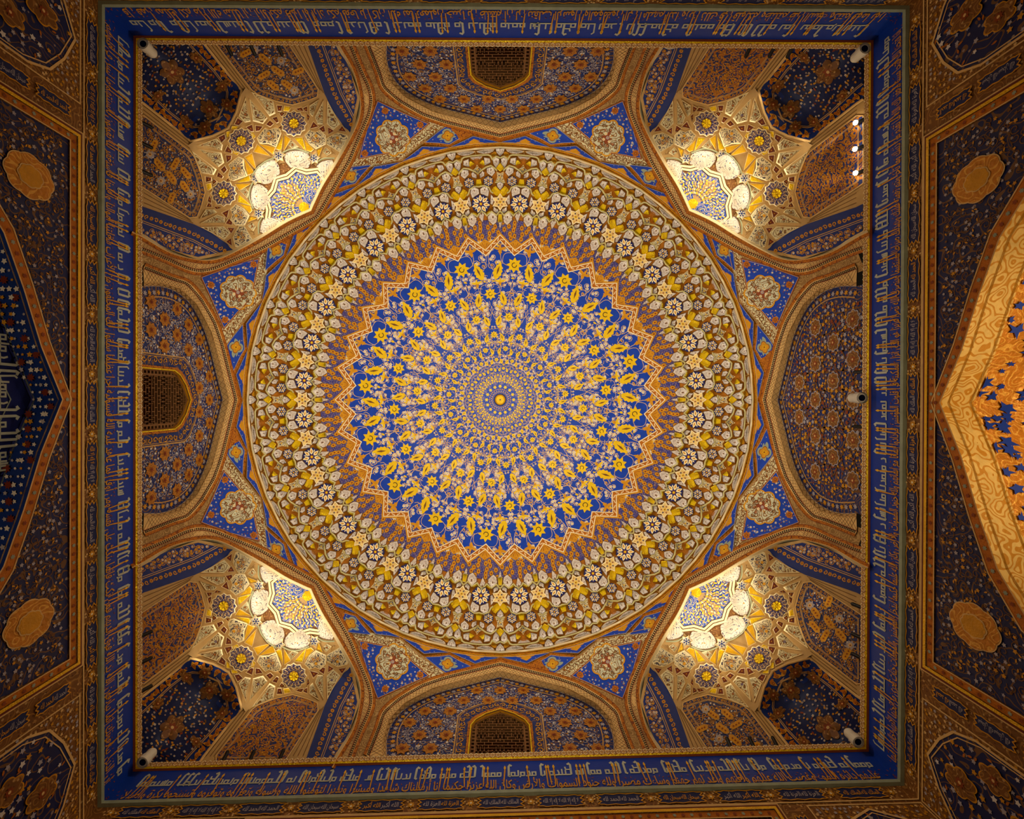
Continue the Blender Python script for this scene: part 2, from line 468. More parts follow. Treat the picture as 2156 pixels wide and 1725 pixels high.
def write(sh, txt, u0, u1, z0, z1, m, off, dy0=-.28, dy1=.95):
    V, F = glyphs(txt); x0, x1 = V[:, 0].min(), V[:, 0].max()
    P = np.column_stack((u0+(V[:, 0]-x0)/(x1-x0)*(u1-u0), z0+(V[:, 1]-dy0)/(dy1-dy0)*(z1-z0)))
    sh.add(P, F, m, off)
SCRIPT = {'right': 'إنا فتحنا لك فتحا مبينا ليغفر لك الله ما تقدم من ذنبك وما تأخر ويتم نعمته عليك ويهديك صراطا مستقيما وينصرك الله نصرا عزيزا هو الذي أنزل السكينة في قلوب المؤمنين ليزدادوا إيمانا مع إيمانهم ولله جنود السموات والأرض وكان الله عليما حكيما ليدخل المؤمنين والمؤمنات جنات تجري من تحتها الأنهار خالدين فيها',
 'front': 'عليهم دائرة السوء وغضب الله عليهم ولعنهم وأعد لهم جهنم وساءت مصيرا ولله جنود السموات والأرض وكان الله عزيزا حكيما إنا أرسلناك شاهدا ومبشرا ونذيرا لتؤمنوا بالله ورسوله وتعزروه وتوقروه وتسبحوه بكرة وأصيلا',
 'left': 'إن الذين يبايعونك إنما يبايعون الله يد الله فوق أيديهم فمن نكث فإنما ينكث على نفسه ومن أوفى بما عاهد عليه الله فسيؤتيه أجرا عظيما سيقول لك المخلفون من الأعراب شغلتنا أموالنا وأهلونا فاستغفر لنا يقولون بألسنتهم ما ليس في قلوبهم',
 'back': 'قل فمن يملك لكم من الله شيئا إن أراد بكم ضرا أو أراد بكم نفعا بل كان الله بما تعملون خبيرا بل ظننتم أن لن ينقلب الرسول والمؤمنون إلى أهليهم أبدا وزين ذلك في قلوبكم وظننتم ظن السوء وكنتم قوما بورا'}
KUFIC = {'front': 'ومغانم كثيرة يأخذونها وكان الله عزيزا حكيما وعدكم الله مغانم كثيرة تأخذونها فعجل لكم هذه وكف أيدي الناس عنكم ولتكون آية للمؤمنين ويهديكم صراطا مستقيما',
 'left': 'وأخرى لم تقدروا عليها قد أحاط الله بها وكان الله على كل شيء قديرا ولو قاتلكم الذين كفروا لولوا الأدبار ثم لا يجدون وليا ولا نصيرا سنة الله التي قد خلت',
 'back': 'من قبل ولن تجد لسنة الله تبديلا وهو الذي كف أيديهم عنكم وأيديكم عنهم ببطن مكة من بعد أن أظفركم عليهم وكان الله بما تعملون بصيرا',
 'right': 'ومن لم يؤمن بالله ورسوله فإنا أعتدنا للكافرين سعيرا ولله ملك السموات والأرض يغفر لمن يشاء ويعذب من يشاء وكان الله غفورا رحيما لقد رضي الله عن المؤمنين'}
def kufic(sh, txt, u0, u1, z0, z1, m, off):
    """angular letters on one base line; tall stems with hooked tips"""
    tall, tooth, loop = set('اأإآلكطظ'), set('بتثنيئىس شصض'), set('مفقعغهةوؤجحخ')
    segs = []; x = 0.; H = 1.
    for w in txt.split(' '):
        for i, ch in enumerate(w):
            last = i == len(w)-1
            if ch in tall:
                segs.append([(x-.18, .9), (x-.06, 1.), (x+.02, .86), (x, 0)] if ch in 'لك' else [(x+.2, .9), (x+.07, 1.), (x, .86), (x, .02), (x+.12, -.06)])
                if ch == 'ك': segs.append([(x, .45), (x-.3, .45), (x-.34, .7)])
                if ch in 'طظ': segs.append([(x, 0), (x+.3, 0), (x+.3, .25), (x, .25)])
                if ch not in 'اأإآ' and not last: segs.append([(x, 0), (x-.34, 0)])
                x -= .34
            elif ch in 'دذرزء':
                segs.append([(x-.05, .42), (x+.02, .2), (x, 0), (x-.25, -.02)]); x -= .34
            elif ch in loop:
                segs.append([(x, 0), (x, .3), (x-.22, .3), (x-.22, 0), (x+.02, 0)])
                if ch in 'وؤق': segs.append([(x-.22, 0), (x-.3, -.14)])
                elif not last: segs.append([(x-.2, 0), (x-.38, 0)])
                x -= .38
            else:
                h = .5 if ch in 'سشنبي' else .4
                k = 3 if ch in 'سش' else 1
                for j in range(k): segs.append([(x-.12*j, h*(1-.12*j)), (x-.12*j, 0)])
                if last and ch in 'نيىبت': segs.append([(x, 0), (x-.3, 0), (x-.34, .8), (x-.22, .95)])
                else: segs.append([(x+.02, 0), (x-.2-.12*(k-1), 0)])
                x -= .22+.12*(k-1)+(.2 if last else 0)
        x -= .16
    sc = (u1-u0)/-x
    for sg in segs: sh.ribbon([(u1+px*sc, z0+(.14+.86*py)*(z1-z0)) for px, py in sg], .02+.008*(sg[0][1] > .7), m, off)

def gold_frame(sh, a, b, z0, mats):
    pass
CART = ['الملك لله', 'لا إله إلا الله', 'الحمد لله', 'سبحان الله', 'الله أكبر', 'العزة لله']
CG = None
def make_wall(k):
    w = WALL[k]; f = w['f']; u0, u1 = w['u0'], w['u1']
    FZ, FU = 5.655, 3.17                       # head and half width of the big framed arch
    AP = {'left': 5.39, 'right': 5.42, 'back': 5.20, 'front': 5.20}[k]
    half = [(0, AP), (.57, AP-.25), (1.15, AP-.44), (1.67, AP-.64), (2.1, AP-.95), (2.42, AP-1.4), (2.55, AP-2.0), (2.58, AP-2.6), (2.58, -1.6)]
    arch = [(-a, b) for a, b in reversed(half[1:])]+half
    outer = [(u0, -1.6), (u0, 6.62), (u1, 6.62), (u1, -1.6)]
    sh = Sheet(f)
    # masonry with the arched opening left out
    sh.poly([(u0, -1.6), (u0, 6.62), (0, 6.62)]+[p for p in arch if p[0] <= 0][::-1][0:], 'brown_floral')
    sh.poly([(0, 6.62), (u1, 6.62), (u1, -1.6)]+[p for p in arch if p[0] >= 0][::-1], 'brown_floral')
    wo = sh.build('wall_'+k, kind='structure', label='tall painted wall %s, with inscription cartouches above a framed arch' % PLACE[k])
    # cartouche band under the frieze and down both sides of the frame
    b = Sheet(f); b.poly([(u0, 5.68), (u0, ZF0), (u1, ZF0), (u1, 5.68)], 'brown_floral', .004)
    for z in (5.69, ZF0-.012): b.ribbon([(u0, z), (u1, z)], .018, 'sand', .008)
    b.build('cartouche_band', wo)
    n = 13; st = (u1-u0-.5)/n
    def cartouche(c, L, H, rot, word, m='night_blue'):
        cs = Sheet(f); ca, sa = math.cos(rot), math.sin(rot); T = lambda x, y: (c[0]+ca*x-sa*y, c[1]+sa*x+ca*y)
        P = []
        for i in range(48):
            t = 2*PI*i/48; x = L/2*max(-1, min(1, 1.25*math.cos(t))); y = H/2*max(-1, min(1, 1.5*math.sin(t)))
            q = 1+.08*math.cos(12*t); P.append(T(x*q, y*q))
        cs.fan(c, P, m, .014); cs.ribbon(P, .012, 'ochre', .017, True)
        V, F = glyphs(word); x0, x1 = V[:, 0].min(), V[:, 0].max()
        for s_ in (1, -1):
            Q = [T((p[0]-x0)/(x1-x0)*L*.4-(L*.41 if s_ < 0 else -.01*L), (p[1]-.33)*H*.62) for p in V]
            cs.add(Q, F, 'lilac' if rng.random() < .6 else 'ochre', .02)
        cs.build('cartouche', wo)
    for i in range(n): cartouche((u0+.25+st*(i+.5), 5.795), st*.72, .15, 0, CART[i % 6])
    r = Sheet(f)
    for i in range(n+1):
        c = (u0+.25+st*i, 5.795)
        r.flower(c, .05, 'ochre', 8, 'cream', .014)
        for q in range(10): r.flower((c[0]+(rng.random()-.5)*st*.26, c[1]+(rng.random()-.5)*.17), .016, 'sand', 5, None, .012)
    r.build('rosette_scatter', wo, kind='stuff')
    # frame of the arch: red and gold bands
    fr = Sheet(f)
    def frame(d0, d1, m, off):
        for s_ in (-1, 1): fr.poly([(s_*(FU-d0), -1.6), (s_*(FU-d0), FZ-d0), (s_*(FU-d1), FZ-d1), (s_*(FU-d1), -1.6)], m, off)
        fr.poly([(-FU+d0, FZ-d0), (FU-d0, FZ-d0), (FU-d1, FZ-d1), (-FU+d1, FZ-d1)], m, off)
    frame(0, .018, 'sand', .03); frame(.018, .05, 'red_brown', .034); frame(.05, .085, 'gold', .045); frame(.085, .165, 'orange_plain', .028); frame(.165, .178, 'sand', .032)
    for i in range(int(2*FU/.1)):
        x = -FU+.1*(i+.7)
        if x < FU-.1: fr.flower((x, FZ-.125), .026, 'rust' if i % 2 else 'grey_green', 6, None, .034)
    for s_ in (-1, 1):
        for i in range(22): fr.flower((s_*(FU-.125), FZ-.2-.1*i), .026, 'rust' if i % 2 else 'grey_green', 6, None, .034)
    fr.build('gilt_frame', wo)
    # blue spandrels
    IN = FU-.178; ZI = FZ-.178
    ring = [(0, ZI), (IN, ZI), (IN, 3.2)]+[p for p in reversed(dens(half, .3)) if p[1] > 3.2]
    for s_ in (1, -1):
        P = [(s_*a, b) for a, b in ring]
        sp = Sheet(f); sp.poly(P, 'wall_field', .012)
        floral(sp, P, .085, ('lilac', 'lilac', 'lilac', 'ochre', 'brown'), .05, .016, seed=3+s_, vine='brown', leafm='ochre', vw=.1, keep=lambda p: p[1] > 4.2)
        sp.build('spandrel', wo)
        md = Sheet(f); c = (s_*2.36, 5.02)
        md.medallion(c, .235, .27, 'gold_field', 8, .05, .026, 0, 'sand', .05)
        md.medallion(c, .12, .14, 'ochre', 8, .06, .034, 0, 'sand', .1); md.build('medallion', wo)
    # border of the arch, then the reveal and the recess behind it
    inn = [p for p in half]
    def offs(d): return [(a-(d if i else 0)*(1 if b < AP-1 else .75)*1., b-d*(.92 if b > AP-1.2 else 0)) if i else (0, b-d*1.1) for i, (a, b) in enumerate(inn)]
    ab = Sheet(f)
    def both(P): return [(-a, b) for a, b in reversed(P[1:])]+list(P)
    ab.strip(both(offs(-.10)), both(offs(0)), 'orange_plain', .03, .03)
    ab.ribbon(both(offs(-.10)), .015, 'sand', .034); ab.ribbon(both(offs(0)), .015, 'sand', .034)
    D = dens(both(offs(-.05)), .1)
    for i, p in enumerate(D): ab.flower(p, .028, 'rust' if i % 2 else 'grey_green', 6, None, .036)
    ab.build('arch_border', wo)
    rv = Sheet(f); depth = .3 if k == 'left' else .35
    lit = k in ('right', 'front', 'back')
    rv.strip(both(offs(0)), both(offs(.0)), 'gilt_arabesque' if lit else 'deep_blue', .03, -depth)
    Q = both(offs(.0))
    if not lit:
        for i, p in enumerate(dens(Q, .085)):
            for j in range(4):
                dd = .06+.065*j+rng.uniform(-.025, .025); big = (i+j*2) % 7 == 0
                r_ = .052 if big else rng.choice((.018, .026, .034)); n5 = 8 if big else 5; ph = rng.random()*6
                V = f([(p[0]+r_*(1 if q % 2 else .55)*math.cos(q*PI/n5+ph), p[1]) for q in range(2*n5)], A([-dd+r_*(1 if q % 2 else .55)*math.sin(q*PI/n5+ph) for q in range(2*n5)]))
                V[:, 2] -= .012+.004*j; b_ = rv.nv; rv.v.append(V); rv.nv += 2*n5; rv.faces.append([b_+q for q in range(2*n5)]); rv.mi.append(rv.mid('red_brown' if big else rng.choice(('white', 'white', 'lilac', 'ochre')))); rv.sm.append(False)
        rv.strip(Q, Q, 'sand', -.01, -.025); rv.strip(Q, Q, 'grey_green', -depth+.02, -depth)
    else:
        for dd in (.05, .3): rv.strip(both(offs(.0)), both(offs(.0)), 'ochre', -dd, -dd-.03)
    rv.build('arch_reveal', wo)
    # vaulted recess: rows from the reveal back to a deep wall
    back = Sheet(f); rows = []
    for t in range(7):
        q = t/6; dz = -.55*(1-math.cos(q*PI/2)) if not lit else -1.3*(1-math.cos(q*PI/2)); dd = -depth-(1.5 if lit else .5)*math.sin(q*PI/2)
        rows.append(f([(a*(1-.12*q), b+dz*.6) for a, b in Q], dd))
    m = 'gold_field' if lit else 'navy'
    for t in range(6):
        b_ = back.nv; back.v += [rows[t], rows[t+1]]; n_ = len(Q); back.nv += 2*n_
        back.faces += [[b_+i, b_+i+1, b_+n_+i+1, b_+n_+i] for i in range(n_-1)]; back.mi += [back.mid(m)]*(n_-1); back.sm += [True]*(n_-1)
    back.v.append(rows[-1]); n_ = len(Q); back.faces.append([back.nv+i for i in range(n_)]); back.nv += n_; back.mi.append(back.mid(m)); back.sm.append(False)
    back.build('niche_vault', wo)
    if lit:
        bl = Sheet(lambda P, off: P)
        # blue islands between the gilt arabesques on the niche vault
        R = A(rows)
        def on(s_, t): 
            i = min(5, int(t*6)); a = t*6-i; x = s_*(n_-1); j = min(n_-2, int(x)); c_ = x-j
            return (R[i, j]*(1-c_)+R[i, j+1]*c_)*(1-a)+(R[i+1, j]*(1-c_)+R[i+1, j+1]*c_)*a
        inward = A((f.n[0]*.02, f.n[1]*.02, -.02))
        for q in range(620):
            s_, t = .12+.76*rng.random(), rng.random()*.9
            sz = .03+.05*rng.random(); ang = rng.random()*6.28; pts = []
            for i in range(10):
                th = i*PI/5; rr = sz*(1 if i % 2 else .45)*(.7+.6*rng.random())
                pts.append(on(min(.99, max(.01, s_+rr*math.cos(th+ang)/9)), min(.98, max(.01, t+rr*math.sin(th+ang)/1.7)))+inward)
            b_ = bl.nv; bl.v.append(A(pts)); bl.nv += 10; bl.faces.append([b_+i for i in range(10)]); bl.mi.append(bl.mid('frieze_blue')); bl.sm.append(False)
        bl.build('blue_ground', wo, kind='stuff')
    else:
        nl = Sheet(lambda P, off: P); fb = Flat(f.b-f.n*(depth+.02), f.r, f.n)
        nl = Sheet(fb)
        nl.strip([(a, b-.02) for a, b in Q], [(a*.86, b-.52) for a, b in Q], 'navy', 0, .03)
        for s_ in (-1, 1):
            for j in range(9):
                y = AP-.62-.17*j; x = s_*(.12+.24*j)
        nl.ribbon([(a*.93, b-.26) for a, b in Q], .012, 'grey_green', .03)
        kufic(nl, 'بسم الله الرحمن الرحيم', -.75, .75, AP-.42, AP-.2, 'kufic_white', .05)
        write(nl, 'لا إله إلا الله محمد رسول الله', -.95, .95, AP-.66, AP-.36, 'ochre', .05)
        kufic(nl, 'وما توفيقي إلا بالله عليه توكلت', -1.5, 1.5, AP-.95, AP-.7, 'kufic_white', .05)
        nl.build('niche_inscription', wo)
    # corner panels beyond the frame
    for s_ in (-1, 1):
        ue = (u1 if s_ > 0 else -u0); a0, a1 = FU+.34, ue-.03
        P = [(s_*a0, 3.0), (s_*a0, FZ-.02), (s_*a1, FZ-.02), (s_*a1, 3.0)]
        cp = Sheet(f); cp.poly(P, 'brown_floral', .006); cp.ribbon(P, .016, 'sand', .012, True)
        h = (a0+a1)/2; hw = (a1-a0)/2-.05
        arcp = [(-hw, 3.0), (-hw, 5.0), (-hw*.86, 5.25), (-hw*.5, 5.42), (0, 5.56), (hw*.5, 5.42), (hw*.86, 5.25), (hw, 5.0), (hw, 3.0)]
        Q2 = [(s_*(h+a), b) for a, b in arcp]
        cp.poly(Q2, 'wall_field', .014); cp.ribbon(Q2, .026, 'sand', .02); cp.ribbon([(s_*(h+a*.94), b-.05) for a, b in arcp], .012, 'sand', .02)
        floral(cp, Q2, .12, ('lilac', 'lilac', 'white', 'ochre'), .05, .02, seed=9, vine=None, leafm='orange_plain', keep=lambda p: p[1] > 4.1)
        for q in scatter(P, .07, .02, .3, 4):
            if q[1] > 4.2 and not inside(q, Q2): cp.flower(q, .022, rng.choice(('sand', 'lilac', 'ochre')), 5, None, .014)
        cp.build('corner_panel', wo)
        for (x, y, rr) in ((0, 5.15, .18), (-.3, 4.8, .16), (.3, 4.75, .17), (0, 4.45, .2)):
            mm = Sheet(f); mm.medallion((s_*(h+x), y), rr*.8, rr, 'brown_floral', 6, .16, .03, 0, 'ochre', .1); mm.flower((s_*(h+x), y), rr*.35, 'rust', 8, 'sand', .04); mm.build('medallion', wo)
        for i in range(5): cartouche((s_*(FU+.17), 5.3-.48*i), .38, .14, PI/2, CART[(i+2) % 6])
    # light for the lit niche opposite the camera, standing inside it
    return wo
walls = {k: make_wall(k) for k in SIDES}
f = WALL['right']['f']
spot('niche_light', tuple(f([(0, 2.6)], -.7)[0]), tuple(f([(0, 5.6)], -.75)[0]), NICHE_W, 120, 1., .1, (1., .74, .4))

# ------------------------------------------------------------------ frieze and cornice
for i, k in enumerate(('back', 'left', 'front', 'right')):
    w = WALL[k]; f = w['f']; u0, u1 = w['u0'], w['u1']
    s = Sheet(f); s.poly([(u0, ZF0), (u0, ZC0), (u1, ZC0), (u1, ZF0)], 'frieze_blue', .01)
    t = tag(s.build('trim_%d' % (i+1)), 'blue inscription frieze with white and orange lettering %s' % PLACE[k], 'frieze', kind='structure')
    s = Sheet(f); s.strip([(u0, ZF0-.02), (u1, ZF0-.02)], [(u0, ZF0+.025), (u1, ZF0+.025)], 'grey_green', .05, .05)
    s.strip([(u0, ZF0+.025), (u1, ZF0+.025)], [(u0, ZF0+.03), (u1, ZF0+.03)], 'grey_green', .05, .01); s.strip([(u0, ZF0-.025), (u1, ZF0-.025)], [(u0, ZF0-.02), (u1, ZF0-.02)], 'grey_green', .0, .05)
    s.build('stone_strip', t)
    s = Sheet(f); kufic(s, KUFIC[k], u0+.16, u1-.16, 6.165, 6.38, 'kufic_white', .016); s.build('kufic_lettering', t, kind='stuff')
    s = Sheet(f); words = SCRIPT[k].split(' '); 
    write(s, SCRIPT[k], u0+.2, u1-.2, 5.945, 6.175, 'ochre', .02)
    up = random.Random(i+3); x = u0+.3                     # long gilt shafts of the tall letters, with pointed tips
    while x < u1-.3:
        for _ in range(up.choice((1, 1, 2, 2, 3))):
            lean = up.choice((0, 0, .02, -.02)); s.ribbon([(x, 6.03), (x+lean, 6.28), (x+lean, 6.345)], [.013, .02, .002], 'ochre', .022)
            s.leaf((x+lean, 6.325), PI/2, .07, .03, 'gold', .025); x += .05
        x += .1+.22*up.random()
    s.build('script_lettering', t, kind='stuff')
    s = Sheet(f)
    for p in scatter([(u0, 5.95), (u0, 6.15), (u1, 6.15), (u1, 5.95)], .075, 0, .4, 2): s.leaf(p, rng.random()*3, .035, .012, 'rust', .014)
    s.build('small_marks', t, kind='stuff')
for i, k in enumerate(('back', 'left', 'front', 'right')):
    w = WALL[k]; f = w['f']; u0, u1 = w['u0'], w['u1']
    s = Sheet(f); Z = ((6.45, .012, 'rust'), (6.458, .04, 'gold_leaf'), (6.478, .05, 'gold_leaf'), (6.492, .04, 'rust'), (6.50, .03, 'gold_leaf'), (6.512, .02, 'tan'), (6.6, .02, 'tan'), (6.6, -.4, 'tan'))
    for (z0, o0, m0), (z1, o1, m1) in zip(Z, Z[1:]): s.strip([(u0, z0), (u1, z0)], [(u0, z1), (u1, z1)], m0, o0, o1)
    t = tag(s.build('trim_%d' % (i+5)), 'gilt cornice moulding with tan lattice strip %s' % PLACE[k], 'cornice', kind='structure')
    s = Sheet(f); n = int((u1-u0)/.075)
    for j in range(n):
        x = u0+(u1-u0)*j/n; d = (u1-u0)/n
        s.ribbon([(x, 6.515), (x+d, 6.595)], .009, 'cream', .026); s.ribbon([(x, 6.595), (x+d, 6.515)], .009, 'cream', .028)
        s.fan((x+d/2, 6.555), [(x+d/2+.012, 6.555), (x+d/2, 6.567), (x+d/2-.012, 6.555), (x+d/2, 6.543)], 'rust', .03)
    s.build('lattice_strip', t)
    s = Sheet(f)
    n = int((u1-u0)/.05)
    for j in range(n): s.leaf((u0+(u1-u0)*(j+.5)/n, 6.481), .5, .04, .012, 'rust' if j % 2 else 'gold', .053)
    s.build('gilt_beading', t, kind='stuff')

# ------------------------------------------------------------------ the dome (ceiling): 32-fold painted shell
DOME = Gno(dome_z); DRUM = Gno(drum_z)
S32 = 2*PI/32; S16 = 2*PI/16
sh = Sheet(DOME); N = 192; rr = list(range(0, 320, 9))+[320]+list(range(329, 378, 8))+[379]
for a, b in zip(rr, rr[1:]):
    pa = [pol(a+1e-3, 360*i/N) for i in range(N+1)]; pb = [pol(b, 360*i/N) for i in range(N+1)]
    n0 = sh.nv; sh.strip(pa, pb, 'blue' if b <= 320 else 'eye_blue')
    for q in range(len(sh.faces)-N, len(sh.faces)): sh.sm[q] = True
dome = tag(sh.build('ceiling'), 'great painted dome shell over the hall, blue ground with gilt leaves round a gold boss', 'dome', kind='structure')
# zigzag band between dome and stalactites
def zig(rt, rn, n=32, sub=4):
    P = []
    for k in range(n):
        a, b, c = pol(rt, k*360/n), pol(rn, (k+.5)*360/n), pol(rt, (k+1)*360/n)
        for t in range(sub): P.append(tuple(A(a)*(1-t/sub)+A(b)*t/sub))
        for t in range(sub): P.append(tuple(A(b)*(1-t/sub)+A(c)*t/sub))
    return P+[P[0]]
sh = Sheet(DOME)
sh.strip(zig(353, 321), zig(347, 315.5), 'ochre', .012, .012); sh.strip(zig(348.5, 317.5), zig(346, 315), 'cream', .02, .02)
sh.strip(zig(346, 315), zig(337, 306.5), 'orange_plain', .016, .016); sh.strip(zig(337, 306.5), zig(334.5, 303.8), 'cream', .02, .02)
for k in range(32):
    for s_ in (-1, 1):
        a, b = A(pol(342, k*11.25)), A(pol(311, k*11.25+s_*5.625))
        for j in range(4):
            c = a+(b-a)*(j+.6)/4.2; d = (b-a)/np.linalg.norm(b-a); nn = A((-d[1], d[0]))*(1 if j % 2 else -1)
            sh.ribbon([c-d*3.2-nn*2.6, c-d*.8+nn*.4, c+d*.8-nn*.4, c+d*3.2+nn*2.6], 1.3, 'cream', .021)
sh.build('zigzag_border', dome, label='rust and cream zigzag band of thirty two points')
sh = Sheet(DOME)
c0 = A(pol(318, 5.625)); ax = math.atan2(c0[1], c0[0])
P = []
for i in range(27):
    t = -1.35+2.7*i/26; r_ = 21*(1 if i % 2 else .84)*(1-.12*abs(t)); P.append((c0[0]+r_*math.cos(ax+t), c0[1]+r_*math.sin(ax+t)))
sh.fan(tuple(c0), P, 'ochre', .010)
for i in range(7):
    t = -1.1+2.2*i/6; sh.ribbon([c0+A((math.cos(ax+t), math.sin(ax+t)))*4, c0+A((math.cos(ax+t), math.sin(ax+t)))*15], .9, 'rust', .013)
o = sh.build('gilt_fan', dome); ring_copies(o, 32, S32)
# peacock-eye zone
def eye(sh, c, a, b, m, off):
    t = math.atan2(c[1], c[0]); ca, sa = math.cos(t), math.sin(t)
    sh.fan(c, [(c[0]+a*math.cos(q*PI/5)*ca-b*math.sin(q*PI/5)*sa, c[1]+a*math.cos(q*PI/5)*sa+b*math.sin(q*PI/5)*ca) for q in range(10)], m, off)
sh = Sheet(DOME)
for k in range(32):
    for (r_, d) in ((374, 0.9), (374, 4.7), (366, 2.9), (366, -.9+11.25-5.6), (359, 1.4), (358, 4.5), (364, 7.2), (350, 3.4), (351, 7.6), (346, 5.0), (341, 3.8), (341, 7.4), (334, 5.6), (373, 8.2), (365, 9.6), (357, 8.9), (352, 10.6)):
        c = pol(r_, k*11.25+d)
        if r_ < 326+abs(((d+5.625) % 11.25)-5.625)*0: continue
        eye(sh, c, 6.2, 4.6, 'brown_floral', .006); eye(sh, c, 5.2, 3.7, 'ochre', .009); eye(sh, c, 2.2, 1.6, 'rust', .012)
        for q in range(8): e = A(c)+A((6.8*math.cos(q*PI/4), 6.8*math.sin(q*PI/4))); sh.flower(tuple(e), .9, 'lilac', 3, None, .005)
        for q in range(0):
            e = pol(r_+5.5*math.cos(q*2.1), k*11.25+d+.85*math.sin(q*2.1)); sh.flower(e, 1.3, 'lilac', 4, None, .006)
sh.build('peacock_eyes', dome, kind='stuff')
# rows of leaves, flowers and lilies shrinking towards the crown
rows = []; r_ = 281.
for k in range(9): rows.append(r_); r_ *= .785
filig = Sheet(DOME)
def L(sh, r, d, dr, ang, Ln, w, m='paint_gold', **kw):
    c = pol(r, d); sh.leaf(c, math.atan2(c[1], c[0])+ang, Ln, w, m, .012, **kw)
for k, r_ in enumerate(rows):
    u = r_/281.; ph = 6.0 if k % 2 == 0 else 6.0-11.25+.0
    big = k < 5
    fl_ = Sheet(DOME); c = pol(r_+4*u, ph)
    fl_.flower(c, 17*u, 'paint_gold', 8, None, .012, math.atan2(c[1], c[0]), .62)
    fl_.ribbon(arc_of(c, 5*u, 0, 5, 8), 1.5*u, 'dark_brown', .016)
    o = fl_.build('gilt_flower', dome); ring_copies(o, 16, S16)
    for s_ in (-1, 1):
        lf = Sheet(DOME); L(lf, r_-8*u, ph+11.25+s_*4.35, 0, s_*.33, 40*u, 21*u, vein='brown', serr=5 if big else 0)
        o = lf.build('gilt_leaf', dome); ring_copies(o, 16, S16)
    # lilies on the axes between rows
    li = Sheet(DOME)
    for d in ((0, 11.25) if k < 6 else (5.6,)):
        c = A(pol(r_*1.13, d)); a0 = math.atan2(c[1], c[0])
        li.leaf(c, a0, 26*u, 7*u, 'paint_gold' if k else 'ochre', .011); 
        for s_ in (-1, 1): li.leaf(c+A((math.cos(a0+s_*1.35), math.sin(a0+s_*1.35)))*8*u, a0+s_*1.2, 17*u, 6*u, 'paint_gold' if k else 'ochre', .011)
        li.flower(tuple(c-A((math.cos(a0), math.sin(a0)))*5*u), 5.5*u, 'ochre', 5, None, .014)
    o = li.build('gilt_lily', dome); ring_copies(o, 16, S16)
    lp = rng.random()
    # fine work: stems, small blossoms, trefoils
    half = []
    R_ = random.Random(k+11)
    for q in range(30): half.append((r_*(.86+.34*R_.random()), 11.25*R_.random(), R_.random(), R_.random()))
    for s16 in range(16):
        b0 = s16*22.5+ph
        def stem(p0, p1, bend, w=.95*u**.75):
            c0, c1 = A(pol(*p0)), A(pol(*p1)); d = c1-c0; nn = A((-d[1], d[0]))
            filig.ribbon([c0+d*t+nn*bend*math.sin(PI*t) for t in [i/7 for i in range(8)]], max(.35, w), 'sand', .004)
        for s_ in (-1, 1):
            stem((r_, b0), (r_*1.13, b0+s_*5.6), .3*s_); stem((r_*1.16, b0+s_*5.6), (r_*.97, b0+s_*9), -.35*s_)
            stem((r_*.97, b0+s_*4), (r_*.84, b0+s_*7.5), .4*s_); stem((r_*.9, b0), (r_*.8, b0+s_*4), .3*s_); stem((r_*1.1, b0), (r_*1.02, b0+s_*5), -.4*s_)
            for (a, b, c1, c2) in half:
                c = pol(a, b0+s_*b)
                if c1 < (.52 if k < 4 else .3 if k < 6 else 0): filig.spiral(c, 8.5*u*(.6+.7*c2), 'sand', max(.5, .95*u**.75), 1.15, c2*6.28, .004, s_, 9)
                if k > 5 and c1 < .5: continue
                if c1 < (.4 if k < 2 else .3): filig.flower(c, (3.6+2.2*c2)*u, 'white', 5, 'paint_gold' if u > .45 else None, .008, c1*6)
                elif c1 < .8: filig.leaf(c, c2*6.28, 7.5*u, 3.2*u, 'paint_gold' if c2 < .6 else 'ochre', .007)
                else: filig.flower(c, 2.6*u, 'sand', 4, None, .007, c1*9)
filig.build('vine_tracery', dome, kind='stuff')
sh = Sheet(DOME)
for r_, n, m, sz in ((44, 32, 'paint_gold', 3.0), (39, 32, 'lilac', 2.0), (34, 16, 'paint_gold', 0), (28.5, 16, 'paint_gold', 4.4), (22, 32, 'ochre', 1.8), (18, 24, 'sand', 1.7), (15.5, 24, 'ochre', 1.4)):
    for i in range(n):
        c = pol(r_, (i+.5*(r_ in (39, 18)))*360/n)
        if sz: sh.flower(c, sz, m, 5 if sz < 4 else 6, None, .01, 0, .5)
        if r_ == 44: sh.ribbon(arc_of(c, 5, math.atan2(c[1], c[0])-1.5, math.atan2(c[1], c[0])+1.5, 7), .6, 'lilac', .008)
sh.build('crown_rosettes', dome, kind='stuff')
sh = Sheet(DOME); c = (0, 0)
sh.flower(c, 13.8, 'navy', 16, None, .016, 0, .9)
n = 32
V = [];
for r_, o_ in ((11.3, .02), (10.6, .07), (8, .10), (1.6, .12)): V.append(([pol(r_, i*360/n) for i in range(n+1)], o_))
for (a, oa), (b, ob), m in zip(V, V[1:], ('rust', 'gold', 'paint_gold')): sh.strip(a, b, m, oa, ob)
sh.fan(c, V[-1][0][:-1], 'black', .12); sh.build('gold_boss', dome, label='round gold boss at the crown of the dome')

